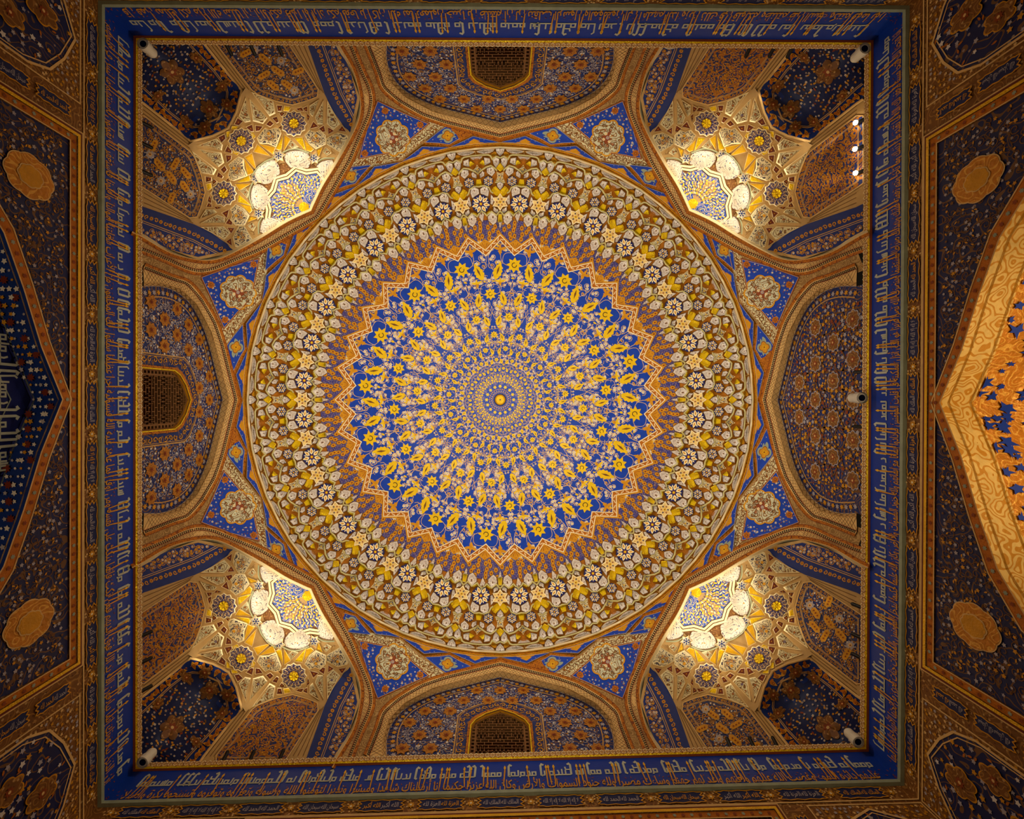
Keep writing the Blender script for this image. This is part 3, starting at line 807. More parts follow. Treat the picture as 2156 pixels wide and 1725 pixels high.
# ------------------------------------------------------------------ stalactite tiers
def p4(*pts): return [((940+x/4.9-1056), (300+y/4.9-842)) for x, y in pts]
CX = 568.
def q4(*pts): return [((x-CX)/4.9, 300+y/4.9-842) for x, y in pts]
HALF = math.radians(5.625)
def refl_half(pts):
    """mirror about the line half a sector from the top"""
    a = HALF*2; c, s = math.cos(a), math.sin(a); out = []
    for x, y in pts:
        th = math.atan2(x, -y); r = math.hypot(x, y); t = a-th; out.append((r*math.sin(t), -r*math.cos(t)))
    return out
def sector_sym(pts): return list(pts)+list(reversed(refl_half(pts)))
def ptol(r, d): return pol(r, d)
TIERS = ['outermost stalactite tier just inside the cream rim of the dome', 'second stalactite tier from the rim, pairs of leaf cells over gold lozenges', 'middle stalactite tier with small blue rosettes and four-pointed stars', 'stalactite tier with the large blue rosettes and six-pointed stars', 'innermost stalactite tier, a scalloped ring of white cells at the foot of the painted dome']
BANDS = [(533, 508), (512, 478), (482, 436), (442, 396), (400, 374)]
tier = []
for i, t in enumerate(TIERS):
    e = empty('stalactite_tier', (0, 0, 0), label=t, cat='stalactite ring', group='stalactite tiers round the dome'); tier.append(e)
    s = Sheet(DOME); a, b = BANDS[i]; N = 192
    pa, pm, pb = [[pol(r, 360*j/N) for j in range(N+1)] for r in (a, (a+b)/2, b)]
    s.strip(pa, pm, 'stalactite_ground', .0+.006*i, .0); s.strip(pm, pb, 'stalactite_ground', .0, -.02); s.build('tier_ground', e)
def painted_leaf(sh, c, off):
    a = math.atan2(c[1], c[0]); L_ = 6.5
    sh.leaf((c[0]+math.cos(a)*2.6, c[1]+math.sin(a)*2.6), a+PI, L_, 3.0, 'brown', off)
    for i in range(7):
        t = a+PI-1.7+i*.56; sh.flower((c[0]+5.2*math.cos(t), c[1]+5.2*math.sin(t)), .62, 'navy' if i % 2 else 'dark_brown', 3, None, off-.004)
def add(i, name, pts, rim='brown', face='white_floral', sym=True, n=32, label=None, **kw):
    """piece at its place in the first sector, its mirror image, and the turns of both"""
    if 'cell' in name or 'leaf' in name: kw.setdefault('extra', painted_leaf); kw['sm'] = 0; kw.setdefault('grow', 1.1); kw.setdefault('rw', .1)
    if 'gold' in name: kw['grow'] = 1.2
    if 'cell' in name or 'leaf' in name or 'gold' in name: kw['o_out'] = kw.get('o_out', .04)+.10; kw['o_in'] = kw.get('o_in', .01)-.01; kw['bulge'] = kw.get('bulge', .02)*2.2; kw['h'] = .03
    else: kw['o_out'] = kw.get('o_out', .04)+.05; kw['o_in'] = kw.get('o_in', .01)+.05
    o = cell(name, pts, DOME, tier[i], rim, face, **kw); tag(o, label); ring_copies(o, n, 2*PI/n)
    if sym:
        o = cell(name, refl_half(pts) if sym == 'half' else mirror_x(pts), DOME, tier[i], rim, face, **kw); tag(o, label); ring_copies(o, n, 2*PI/n)
G = dict(bulge=-.012, rim='rust', rw=.1)
# outermost
add(0, 'leaf_cell', q4((522, 68), (568, 62), (614, 68), (606, 102), (568, 140), (530, 102)), sym=False, bulge=.03)
add(0, 'shallow_cell', q4((632, 70), (700, 70), (806, 88), (798, 104), (740, 116), (682, 110), (642, 92)), bulge=-.02, rim='sand', rw=.1)
add(0, 'divider', q4((812, 84), (818, 84), (818, 128), (812, 128)), rim='sand', face='sand', sym=False, bulge=.01, sm=0)
add(0, 'gold_facet', q4((618, 92), (655, 112), (664, 136), (648, 156), (610, 140), (604, 116)), face='ochre', **G)
# second
add(1, 'leaf_cell', q4((578, 172), (610, 154), (646, 178), (636, 224), (608, 264), (578, 216)), bulge=.035)
add(1, 'gold_lozenge', q4((568, 214), (606, 264), (570, 298), (530, 264)), face='gold_leaf', rim='rust', rw=.08, bulge=.03, sym=False, sm=0)
add(1, 'side_cell', q4((678, 166), (734, 156), (728, 234), (700, 226), (668, 208)), bulge=.03)
add(1, 'arched_cell', sector_sym(q4((752, 142), (768, 166), (786, 174)))+[], sym=False, bulge=-.02, rim='sand')
add(1, 'gold_facet', q4((738, 186), (756, 186), (782, 214), (764, 222), (730, 236)), face='gold_leaf', **G, sm=0) if False else add(1, 'gold_facet', q4((738, 186), (756, 186), (782, 214), (764, 222), (730, 236)), face='gold_leaf', rim='rust', rw=.1, bulge=.03, sm=0)
def star(c, r, n, inner, rot=0):
    a0 = math.atan2(c[1], c[0])+rot
    return [(c[0]+r*(1 if i % 2 == 0 else inner)*math.cos(a0+i*PI/n), c[1]+r*(1 if i % 2 == 0 else inner)*math.sin(a0+i*PI/n)) for i in range(2*n)]
def petals(n, r, m, ctr, w=.36, base=.3, dot='paint_gold'):
    def f_(sh, c, off):
        a0 = math.atan2(c[1], c[0])
        for i in range(n):
            a = a0+i*2*PI/n; p = (c[0]+r*.62*math.cos(a), c[1]+r*.62*math.sin(a))
            sh.leaf(p, a, r*.72, r*w, m, off); sh.leaf(p, a, r*.4, r*w*.4, ctr, off+.004)
            a += PI/n; p = (c[0]+r*.7*math.cos(a), c[1]+r*.7*math.sin(a)); sh.leaf(p, a, r*.3, r*.12, m, off)
        sh.flower(c, r*.26, 'rust', 8, None, off+.004); sh.flower(c, r*.16, dot, 6, None, off+.008)
    return f_
def speck(r, m='rust', m2='deep_blue'):
    def f_(sh, c, off):
        for i in range(6):
            a = math.atan2(c[1], c[0])+i*PI/3+.5; p = (c[0]+r*.5*math.cos(a), c[1]+r*.5*math.sin(a)); sh.flower(p, r*.15, m2 if i % 2 else m, 4, None, off)
        sh.flower(c, r*.26, 'paint_gold', 6, None, off); sh.flower(c, r*.13, m, 5, None, off+.004)
    return f_
add(1, 'small_star', star(pol(487, 5.625), 11, 4, .5), face='kite_floral', rim='sand', rw=.14, bulge=.02, sm=0, sym=False, extra=speck(8))
# middle
add(2, 'leaf_cell', q4((622, 312), (632, 272), (656, 254), (706, 268), (704, 312), (656, 350)), bulge=.04)
add(2, 'side_cell', q4((732, 308), (752, 294), (780, 332), (774, 366), (734, 346)), bulge=.03)
add(2, 'four_pointed_star', q4((530, 300), (568, 318), (606, 300), (598, 356), (620, 412), (568, 396), (516, 412), (538, 356)), rim='sand', face='kite_floral', sym=False, bulge=.015, o_out=.05, o_in=.05, sm=0, rw=.12, extra=speck(8))
add(2, 'hanging_leaf', q4((534, 428), (568, 404), (602, 428), (596, 456), (568, 490), (540, 456)), sym=False, bulge=.04, o_out=.06, o_in=.03)
c = q4((690, 400))[0]
add(2, 'small_rosette', [(c[0]+11*math.cos(i*PI/6), c[1]+11*math.sin(i*PI/6)) for i in range(12)], rim='dark_brown', face='navy', rw=.08, bulge=.0, o_out=.02, o_in=.02, sm=0, extra=petals(6, 11, 'cream', 'rust'))
add(2, 'gold_lozenge', sector_sym(q4((772, 384), (756, 436), (778, 450))), face='gold_leaf', rim='rust', sym=False, bulge=.03, rw=.08, sm=0)
add(2, 'gold_fan', q4((570, 556), (572, 500), (612, 458), (634, 470), (612, 545)), face='gold_leaf', rim='ochre', bulge=.03, rw=.05, sm=0)
add(2, 'gold_fan', q4((640, 472), (660, 502), (644, 520), (614, 545)), face='gold_leaf', rim='ochre', bulge=.02, rw=.05, sm=0)
# large rosettes and stars
add(3, 'leaf_cell', q4((684, 500), (698, 466), (736, 452), (774, 482), (770, 528), (692, 560)), bulge=.04)
c = pol(414.5, 5.625)
add(3, 'large_rosette', [(c[0]+20.5*(1-.07*(i % 2))*math.cos(i*PI/12), c[1]+20.5*(1-.07*(i % 2))*math.sin(i*PI/12)) for i in range(24)], rim='dark_brown', face='navy', rw=.06, bulge=.02, o_out=.03, o_in=.03, sm=0, sym=False, extra=petals(7, 20, 'cream', 'ochre', .38))
add(3, 'six_pointed_star', star(pol(416.5, 0), 18.5, 6, .62), rim='cream', face='star_cream', rw=.15, bulge=.03, o_out=.07, o_in=.07, sm=0, sym=False, extra=speck(14, 'rust', 'night_blue'))
add(3, 'side_cell', q4((642, 560), (664, 536), (668, 630), (650, 644), (630, 592)), bulge=.025)
add(3, 'under_cell', q4((588, 694), (634, 664), (638, 704), (610, 728), (590, 724)), bulge=.03)
add(3, 'gold_lozenge', q4((672, 706), (722, 738), (702, 758), (664, 728)), face='gold_leaf', rim='rust', bulge=.02, rw=.08, sm=0)
# innermost
add(4, 'leaf_cell', q4((600, 772), (618, 742), (656, 718), (694, 768), (688, 806), (640, 852), (606, 822)), bulge=.045)
add(4, 'leaf_cell', sector_sym(q4((722, 764), (734, 740), (752, 728), (772, 722)))[:-1]+q4((800, 806), (772, 830), (736, 808))[0:0]+[tuple(A(pol(375.5, 5.625)))], sym=False, bulge=.045)
add(4, 'gold_lozenge', q4((552, 744), (584, 744), (590, 818), (546, 818)), face='gold_leaf', rim='ridge', sym=False, bulge=.02, rw=.15, sm=0)
add(4, 'hanging_leaf', q4((552, 826), (584, 826), (578, 862), (568, 892), (558, 862)), face='white_floral', rim='brown', sym=False, bulge=.02, sm=0)
# cream ridges that edge the tiers
RID = {0: [(568, 160), (608, 144), (650, 172), (668, 138), (694, 128), (770, 130)], 1: [(600, 292), (622, 268), (664, 240), (716, 256), (760, 288), (800, 322)],
       2: [(604, 416), (568, 402)], 3: [(640, 524), (664, 508), (682, 466), (732, 444), (784, 458)],
       4: [(568, 708), (590, 730), (606, 752), (656, 712), (706, 756), (730, 728), (772, 712)]}
def ridge_full(pts):
    H = sector_sym(q4(*pts)); return H
for i in (0, 1, 3, 4):
    s = Sheet(DOME); P = ridge_full(RID[i]); s.ribbon(P, 3.6 if i < 3 else 3.2, 'ridge', .13, ridge=.06); o = s.build('ridge', tier[min(4, i+1) if i in (0, 1) else i]); ring_copies(o, 32, S32)
s = Sheet(DOME); P = mirror_x(q4(*RID[2]))[::-1]; s.ribbon(q4((516, 412), (540, 414), (568, 398), (596, 414), (620, 412)), 2.6, 'ridge', .13, ridge=.05); o = s.build('ridge', tier[2]); ring_copies(o, 32, S32)
# rim of the dome
s = Sheet(DRUM); N = 64
def ringpts(r): return [pol(r*(1-.0012*(j % 2)), 360*j/N) for j in range(N+1)]
s2 = Sheet(DOME); s2.strip(ringpts(533.5), ringpts(529.6), 'cream', .05, .07); s2.strip(ringpts(529.6), ringpts(529.0), 'sand', .07, -.05); s2.strip(ringpts(536), ringpts(533.5), 'ochre', .0, .05)
tag(s2.build('dome_rim'), 'thin cream rim moulding between the star-strap ring and the stalactites', 'moulding')

# ------------------------------------------------------------------ star-strap ring between the arches and the dome
ringt = empty('star_strap_ring', (0, 0, 0), label='ring of rust straps, blue star triangles and cloud panels around the dome rim', cat='strapwork ring')
s = Sheet(DRUM); N = 128
def strap_edge(deg):
    t = (deg+22.5) % 45-22.5; q = int(round((deg-t)/45)) % 2
    P = [(540, 14), (544, 10)]
    tab = [(0, 553), (5.3, 564), (11, 586), (14.4, 596), (22.5, 600)] if q == 0 else [(0, 543), (4, 560), (8.6, 573), (12.9, 590), (17.2, 600), (22.5, 600)]
    return float(np.interp(abs(t), [x for x, _ in tab], [y for _, y in tab]))
N = 256; ed = [strap_edge(360*j/N) for j in range(N+1)]
for q in range(5):
    s.strip([pol(534+(ed[j]-534)*q/5, 360*j/N) for j in range(N+1)], [pol(534+(ed[j]-534)*(q+1)/5, 360*j/N) for j in range(N+1)], 'orange', -.01, -.01)
for q in range(len(s.sm)): s.sm[q] = True
s.build('strap_ground', ringt)
s = Sheet(DRUM); s.strip(ringpts(536), ringpts(541.5), 'orange', .03, .02); s.ribbon(ringpts(541.5), 1, 'sand', .022); s.ribbon([pol(538.5, 360*j/256) for j in range(257)], 1.2, 'gold', .035); s.build('gilt_ring', ringt)
for side in (0,):
    P = [pol(543.2, 0.3), pol(548.5, 2.6), pol(558, 5.4), pol(549, 8.4), pol(542.6, 10.9), pol(541.6, 8), pol(541.3, 5.6), pol(542, 3)]
    s = Sheet(DRUM); s.fan(pol(546, 5.5), P, 'blue', .012); s.ribbon(P, .8, 'lilac', .015, True)
    s.fan(pol(545.5, 5.5), [pol(542, 3.4), pol(547.5, 4.5), pol(552.5, 5.5), pol(547.5, 6.6), pol(542, 7.7)], 'ochre', .016)
    s.flower(pol(546, 5.5), 2.6, 'gold', 6, 'rust', .02)
    for d, r_ in ((2.4, 545.3), (3.4, 548.2), (4.3, 552), (6.8, 552), (7.7, 548.6), (8.7, 545.4)): s.flower(pol(r_, d), 1.1, 'lilac', 5, None, .016)
    o = s.build('star_triangle', ringt); ring_copies(o, 32, S32)
    P = [pol(586, 11.25), pol(581, 12.6), pol(564.5, 16.2), pol(556, 13.4), pol(548.5, 11.25), pol(556, 9.1), pol(564.5, 6.3), pol(581, 9.9)]
    s = Sheet(DRUM); s.fan(pol(566, 11.25), P, 'blue', .012); s.ribbon(P, .9, 'lilac', .015, True)
    s.medallion(pol(567, 11.25), 19, 13, 'grey_green', 4, .3, .016, math.radians(11.25)); s.medallion(pol(567, 11.25), 11.5, 10, 'ochre', 4, .22, .02, math.radians(11.25), 'rust', .12)
    s.flower(pol(567, 11.25), 6, 'gold', 4, 'rust', .026)
    for r_, d in ((577, 10.4), (577, 12.1), (558, 9.6), (558, 12.9), (566, 8), (566, 14.5), (553, 11.25)): s.flower(pol(r_, d), 1.5, 'lilac', 5, None, .018)
    o = s.build('cloud_panel', ringt); ring_copies(o, 16, S16)

# ------------------------------------------------------------------ pendentive panels (eight kites with a medallion)
# outlines of the two kinds of arch, half of each, measured from the dome's axis; second half mirrored
AX = {'panel': [(239, 750), (238.5, 715), (226, 680), (196, 648), (139, 620), (69, 601), (0, 584)],
      'dots': [(279, 750), (255, 690), (244, 658), (212, 630), (164, 602), (115, 585), (55, 570), (0, 556)]}
def diag_pt(s_, d): return ((s_-d)/math.sqrt(2), (-s_-d)/math.sqrt(2))      # top-left corner vault, s_ along, d outwards
DG = {'rim': [(292, 800), (284, 777), (266, 712), (236, 662), (210, 637), (173, 621), (109, 602), (51, 588), (0, 570)],
      'dots': [(318, 775), (304, 748), (284, 700), (270, 662), (256, 640), (230, 621), (186, 603), (133, 581), (86, 568), (0, 545)]}
def half_curve(pts, n=8): return curve(pts, n)
def resample(P, n):
    P = A(P); d = np.r_[0, np.cumsum(np.linalg.norm(np.diff(P, axis=0), axis=1))]; t = np.linspace(0, d[-1], n)
    return np.column_stack((np.interp(t, d, P[:, 0]), np.interp(t, d, P[:, 1])))
def sym_curve(pts, f_, n=30):
    P = resample(half_curve(pts), n); full = [(a, b) for a, b in P]+[(-a, b) for a, b in P[::-1][1:]]
    return [f_(a, b) for a, b in full]
top_f = lambda s_, d: (s_, -d)
kp = [pol(681, 22.3), pol(640, 18.8), pol(600.5, 14.4), pol(583, 18.2), pol(565.5, 22.5), pol(576, 26.6), pol(588, 30.4), pol(636, 26.2)]
bo = [pol(592, 10.9), pol(583, 12.4), pol(566, 17.2), pol(547.5, 22.5), pol(559, 28.4), pol(575, 33.4), pol(581, 34.3), pol(591, 30.6), pol(580, 26.8), pol(569, 22.5), pol(587, 18.4), pol(605, 14.2)]
NM = ['right of the top grille', 'above the closed right arch', 'below the closed right arch', 'right of the bottom grille',
      'left of the bottom grille', 'below the left grille', 'above the left grille', 'left of the top grille']
def pendentive(i, flip):
    M = (lambda P: [(-x, y) for x, y in P]) if flip else (lambda P: list(P))
    base = DRUM([M([pol(600, 22.5)])[0]])[0]
    t = empty('pendentive_panel', tuple(base), cat='panel', group='kite panels between the arches')
    B = tuple(base)
    s = Sheet(DRUM); s.fill(M([pol(815, 19.6), pol(700, 19.4), pol(650, 15.6), pol(612, 11.2), pol(586, 9.8), pol(575, 14), pol(544, 22.5), pol(570, 31), pol(577, 35), pol(604, 31.5), pol(640, 28.5), pol(690, 24.8), pol(730, 24.2), pol(815, 24.2)]), 'brown_arabesque', .004, 12); s.build('brown_ground', t, B)
    s = Sheet(DRUM); s.fill(M(bo), 'arabesque', .012, 9); s.ribbon(M(bo[:6]), 1.3, 'rust', .016); s.ribbon(M(bo[:6]), .6, 'sand', .018)
    for a, b in zip(bo[0:5], bo[1:6]): pass
    mid_ = resample(M([pol(592, 12.6), pol(576, 17.8), pol(558, 22.5), pol(570, 27.7), pol(582, 32.4)]), 26)
    for k, p in enumerate(mid_): s.spiral(tuple(p), 6.5, 'brown', 1.1, 1.1, k*2.4, .016, 1 if k % 2 else -1, 9)
    s.build('cream_arabesque_band', t, B)
    s = Sheet(DRUM); K = M(kp); s.fill(K, 'blue', .014, 11); s.ribbon(K, 1.8, 'rust', .02, True); s.ribbon(inset(K, 1.4), .7, 'sand', .022, True)
    c = M([pol(596.5, 22.3)])[0]
    far = lambda p: math.hypot(p[0]-c[0], p[1]-c[1]) > 43
    for p in scatter(K, 10.5, 4, .3, 3):
        if far(p): s.flower(p, 3 if rng.random() < .6 else 2, rng.choice(('white', 'lilac', 'white')), 5, 'ochre', .02); 
    for p in scatter(K, 9, 3, .4, 8):
        if far(p): s.leaf(p, rng.random()*6, 4.4, 1.6, rng.choice(('sage', 'ochre', 'rust')), .018)
    for r_, d in ((655, 21.7), (603, 16.2), (592, 28.8)):
        p = M([pol(r_, d)])[0]; s.flower(p, 8.5, 'orange_plain', 8, 'red_brown', .024, None, .7); s.flower(p, 4.2, 'rust', 6, 'ochre', .028)
    s.build('blue_kite', t, B)
    s = Sheet(DRUM); a0 = math.atan2(c[1], c[0])
    s.medallion(c, 38.5, 35.5, 'medallion_cream', 9, .085, .026, a0, 'ochre', .09, 108); 
    for k in range(9):
        for r_, m in ((26, 'brown'), (17, 'rust')):
            p = (c[0]+r_*math.cos(k*2*PI/9+a0), c[1]+r_*math.sin(k*2*PI/9+a0)); s.spiral(p, 6.2, 'brown', 1.4, 1.2, k, .034, 1 if k % 2 else -1, 9); s.flower(p, 3.6, m, 5, 'sand', .036)
    s.flower(c, 15, 'rust', 8, None, .032, a0, .75)
    for k in range(4): s.flower((c[0]+9*math.cos(k*PI/2+a0+.8), c[1]+9*math.sin(k*PI/2+a0+.8)), 4, 'cream', 6, 'ochre', .038)
    s.flower(c, 4.5, 'lilac', 8, 'ochre', .038); s.build('medallion', t, B)
    return t
pa_, pb_ = pendentive(0, False), pendentive(7, True)
order = []
for k in range(4):
    for p, idx in ((pa_, 2*k), (pb_, (2*k+7) % 8)):
        o = p if k == 0 else rot_copy(p, k*PI/2)
        o['label'] = 'blue kite panel with cream lobed medallion, %s' % NM[idx]

# ------------------------------------------------------------------ the four blind arches on the axes
DP = 5.25
dots_band = lambda P, d: P
def band_sheet(t, base, f_, curves, dots, dz):
    """soffit and face bands of an arch; curves are half outlines, d the distance to the axis"""
    pass
def offset_curve(pts, k):
    """outline shifted towards the dome's axis by k"""
    P = A(half_curve(pts, 6)); n = len(P); out = []
    for i in range(n):
        a, b = P[max(0, i-1)], P[min(n-1, i+1)]; t = (b-a)/np.linalg.norm(b-a); nn = A((-t[1], t[0]))
        if nn[1] > 0 or (abs(nn[1]) < .2 and nn[0] < 0): nn = -nn
        if i == n-1: nn = A((0, -1.12))
        out.append(P[i]+nn*k)
    return [tuple(p) for p in out]
def full(P, f_): return [f_(a, b) for a, b in P]+[f_(-a, b) for a, b in list(P)[::-1][1:]]
def dense_half(pts, n=40): return [tuple(p) for p in resample(pts, n)]
def lattice(sh, Pin, Pout, m, w, off0, off1, step, cols=2):
    """crossing bars between two curves of equal count"""
    n = len(Pin); a, b = A(Pin), A(Pout)
    def at(t, v):
        i = min(n-2, int(t*(n-1))); c = t*(n-1)-i
        return (a[i]*(1-c)+a[i+1]*c)*(1-v)+(b[i]*(1-c)+b[i+1]*c)*v
    ln = np.linalg.norm(np.diff(A(Pin), axis=0), axis=1).sum(); k = int(ln/step)
    for i in range(k):
        for sgn in (1, -1):
            t0 = i/k; t1 = t0+sgn*cols/k
            if 0 <= t1 <= 1: sh.ribbon([at(t0, 0), at((t0+t1)/2, .5), at(t1, 1)], w, m, A([off0, (off0+off1)/2, off1]*2))
class Blend:
    """surface running from one lift to another with the offset as parameter (0..1)"""
    def __init__(s, f0, f1): s.f0, s.f1 = f0, f1
    def __call__(s, P, off=0.):
        off = np.broadcast_to(np.asarray(off, float), (len(P),)); return s.f0(P, .0)*(1-off)[:, None]+s.f1(P, .0)*off[:, None]
def arch_face(t, B, f_, dots_half, lat_half, soff_half):
    """from inside out: lattice soffit, fine lattice, dotted strip, rust strap"""
    n = 40
    d0 = dense_half(dots_half, n); la = dense_half(lat_half, n)
    outer = dense_half(offset_curve(dots_half, 3.2), n); outer2 = dense_half(offset_curve(dots_half, 9.5), n); inner = dense_half(offset_curve(dots_half, -3.2), n)
    F = lambda P: full(P, f_)
    s = Sheet(DRUM); s.strip(F(la), F(inner), 'sand', .03, .03)
    lattice(s, F(la), F(inner), 'brown', .7, .034, .034, 7, 2)
    s.ribbon(F(inner), 1.2, 'rust', .036); s.ribbon(F(la), 1., 'tan', .036); s.build('lattice_band', t, B)
    s = Sheet(DRUM); s.strip(F(inner), F(outer), 'sand', .03, .03); s.build('dotted_strip', t, B)
    s = Sheet(DRUM); D = resample(F(d0), 190)
    for k in range(1, len(D)-1):
        tn = D[k+1]-D[k-1]; tn = tn/np.linalg.norm(tn); nn = A((-tn[1], tn[0]))
        for q in (-1.55, 1.45):
            p = D[k]+nn*q; s.add([p-tn*1.5-nn*1.2, p+tn*1.5-nn*1.2, p+tn*1.5+nn*1.2, p-tn*1.5+nn*1.2], [(0, 1, 2, 3)], 'soot', .036)
    s.build('dark_dots', t, B, kind='stuff')
    s = Sheet(DRUM); s.strip(F(outer), F(outer2), 'orange', .026, .02); s.ribbon(F(outer), .9, 'sand', .034); s.ribbon(F(outer2), .9, 'rust', .026); s.build('rust_strap', t, B)
AXN = {0: ('back', 'blind arch at the upper edge, blue field of gold stars round a dark grille'), 1: ('right', 'blind arch at the right edge, closed field of interlaced stars without a grille'),
       2: ('front', 'blind arch at the lower edge, blue field of gold stars round a dark grille'), 3: ('left', 'blind arch at the left edge, blue field of gold stars round a dark grille')}
PZ = plane_z(0, -1, 0, DP)
PANEL = Flat((0, -DP, 0), (1, 0, 0), (0, 1, 0))       # of the arch at the top of the picture
def to_uz(P): return [(x*DP/-y, DP*1000/-y) for x, y in P]
def blind_arch(kind, rot):
    base = (0, -DP, 6.6); t = empty('blind_arch', base, cat='blind arch', group='blind arches of the drum'); B = base
    lat = [(a-6 if a > 1 else 0, b+0) for a, b in AX['panel']]
    soff = [(247, 750), (246, 712), (234, 672), (202, 638), (141, 606), (70, 587), (0, 570)]
    face_in = dense_half(half_curve(soff), 40); pan = dense_half(half_curve(AX['panel']), 40)
    F = lambda P: full(P, top_f)
    f1, f0 = DRUM, Gno(PZ)
    s = Sheet(Blend(f0, lambda P, o: f1(P, .03))); s.strip(F(pan), F(face_in), 'sand', 0., 1.)
    s.build('arch_soffit', t, B)
    s = Sheet(Blend(lambda P, o: f0(P, .006), lambda P, o: f1(P, .036))); lattice(s, F(pan), F(face_in), 'brown', 1.2, 0, 1, 12, 1); s.ribbon(F(pan), 1.4, 'lilac', .02); s.build('bold_lattice', t, B)
    arch_face(t, B, top_f, AX['dots'], soff, soff)
    # field
    uz = to_uz(F(pan)); bot = 6.3
    o = [(uz[0][0], bot)]+uz+[(uz[-1][0], bot)]
    s = Sheet(PANEL)
    win = [(-.47, 6.3), (-.47, 7.62), (-.40, 7.76), (-.24, 7.90), (0, 8.02)]; win = win+[(-a, b) for a, b in win[::-1][1:]]
    if kind: s.fill([(x, z) for x, z in o], 'blue_field', 0, .4, win, False)
    else: s.poly(o, 'blue_field', 0)
    s.build('blue_field', t, B)
    s = Sheet(PANEL); I1 = inset(o, .16)[1:-1]; I0 = inset(o, .03)[1:-1]
    s.ribbon(I1, .018, 'tan', .008)
    for k_, p in enumerate(resample(inset(o, .095)[1:-1], 60)): s.flower(tuple(p), .045, 'ochre' if k_ % 2 else 'lilac', 6, None, .008)
    if kind:
        W1 = [(a*1.1, b+.06 if b > 7 else b) for a, b in win]; W2 = [(a*1.48, b+.27 if b > 7 else b) for a, b in win]; W3 = [(a*1.30, b+.16 if b > 7 else b) for a, b in win]
        s.ribbon(W2, .02, 'tan', .01); s.ribbon(inset(W2, .03), .008, 'tan', .01)
        for k_, p in enumerate(resample(W3, 40)): s.spiral(tuple(p), .05, 'ochre', .014, 1., k_, .01, 1 if k_ % 2 else -1, 8)
    s.build('border_lines', t, B)
    fld = inset(o, .2); 
    if kind:
        ok = lambda p: p[1] > 6.8 and not inside(p, [(a*1.5, b+.3 if b > 7 else b) for a, b in win])
        s = Sheet(PANEL)
        stars = []
        for j in range(8):
            for i in range(-4, 5):
                x = (i+.5*(j % 2))*.42; z = 6.85+j*.285
                if inside((x, z), inset(o, .17)) and ok((x, z)): stars.append((x, z))
        near = lambda p: min([math.hypot(p[0]-a, p[1]-b) for a, b in stars]+[9]) > .11
        floral(s, fld, .085, ('lilac', 'white', 'lilac'), .01, .006, seed=5, vine='lilac', leafm='ochre', vw=.11, keep=lambda p: ok(p) and near(p))
        s.build('flower_scatter', t, B, kind='stuff')
        for p in stars:
            s = Sheet(PANEL); s.flower(p, .125, 'star_gold', 8, None, .012, PI/8, .74); s.flower(p, .055, 'rust', 8, 'red_brown', .018, None, .4); s.build('gold_star', t, B)
        # reveal of the window
        s = Sheet(PANEL); s.strip(win, win, 'ochre', .012, -.07); s.strip([(a*1.1, b+.06 if b > 7 else b) for a, b in win], win, 'orange', .03, .02); s.ribbon(win, .02, 'gold_leaf', .034); s.build('gilt_reveal', t, B)
    else:
        s = Sheet(PANEL)
        for j in range(5):
            for i in range(-5, 6):
                x, z = (i+.5*(j % 2))*.6, 7.05+j*.42
                for a in range(6):
                    th = a*PI/3; q = (x+.3*math.cos(th), z+.3*math.sin(th)*.9); q2 = (x+.3*math.cos(th+2*PI/3), z+.3*math.sin(th+2*PI/3)*.9)
                    if inside(q, fld) and inside(q2, fld) and q[1] > 6.7 and q2[1] > 6.7: s.ribbon([q, q2], .022, 'brown', .008)
        s.build('interlace', t, B)
        for j in range(5):
            for i in range(-5, 6):
                x, z = (i+.5*(j % 2))*.6, 7.05+j*.42
                if inside((x, z), inset(o, .3)) and z > 6.7:
                    s = Sheet(PANEL); s.medallion((x, z), .14, .13, 'brown_floral', 8, .12, .014, 0, 'lilac', .12); s.flower((x, z), .06, 'rust', 6, 'sand', .02); s.build('star_medallion', t, B)
        s = Sheet(PANEL)
        for p in scatter(fld, .085, .02, .3, 6):
            if p[1] > 6.7: s.flower(p, .024 if rng.random() < .7 else .04, rng.choice(('lilac', 'ochre', 'ochre', 'rust')), 5, None, .01)
        s.build('flower_scatter', t, B, kind='stuff')
    return t, win
ga, win = blind_arch(True, 0); gr = blind_arch(False, 0)[0]
def turn(o, ang):
    x, y, z = o.location; o.location = (x*math.cos(ang)-y*math.sin(ang), x*math.sin(ang)+y*math.cos(ang), z); o.rotation_euler = (0, 0, ang); return o
ga['label'] = AXN[0][1]
turn(gr, PI/2)['label'] = AXN[1][1]
for k in (2, 3): rot_copy(ga, k*PI/2)['label'] = AXN[k][1]
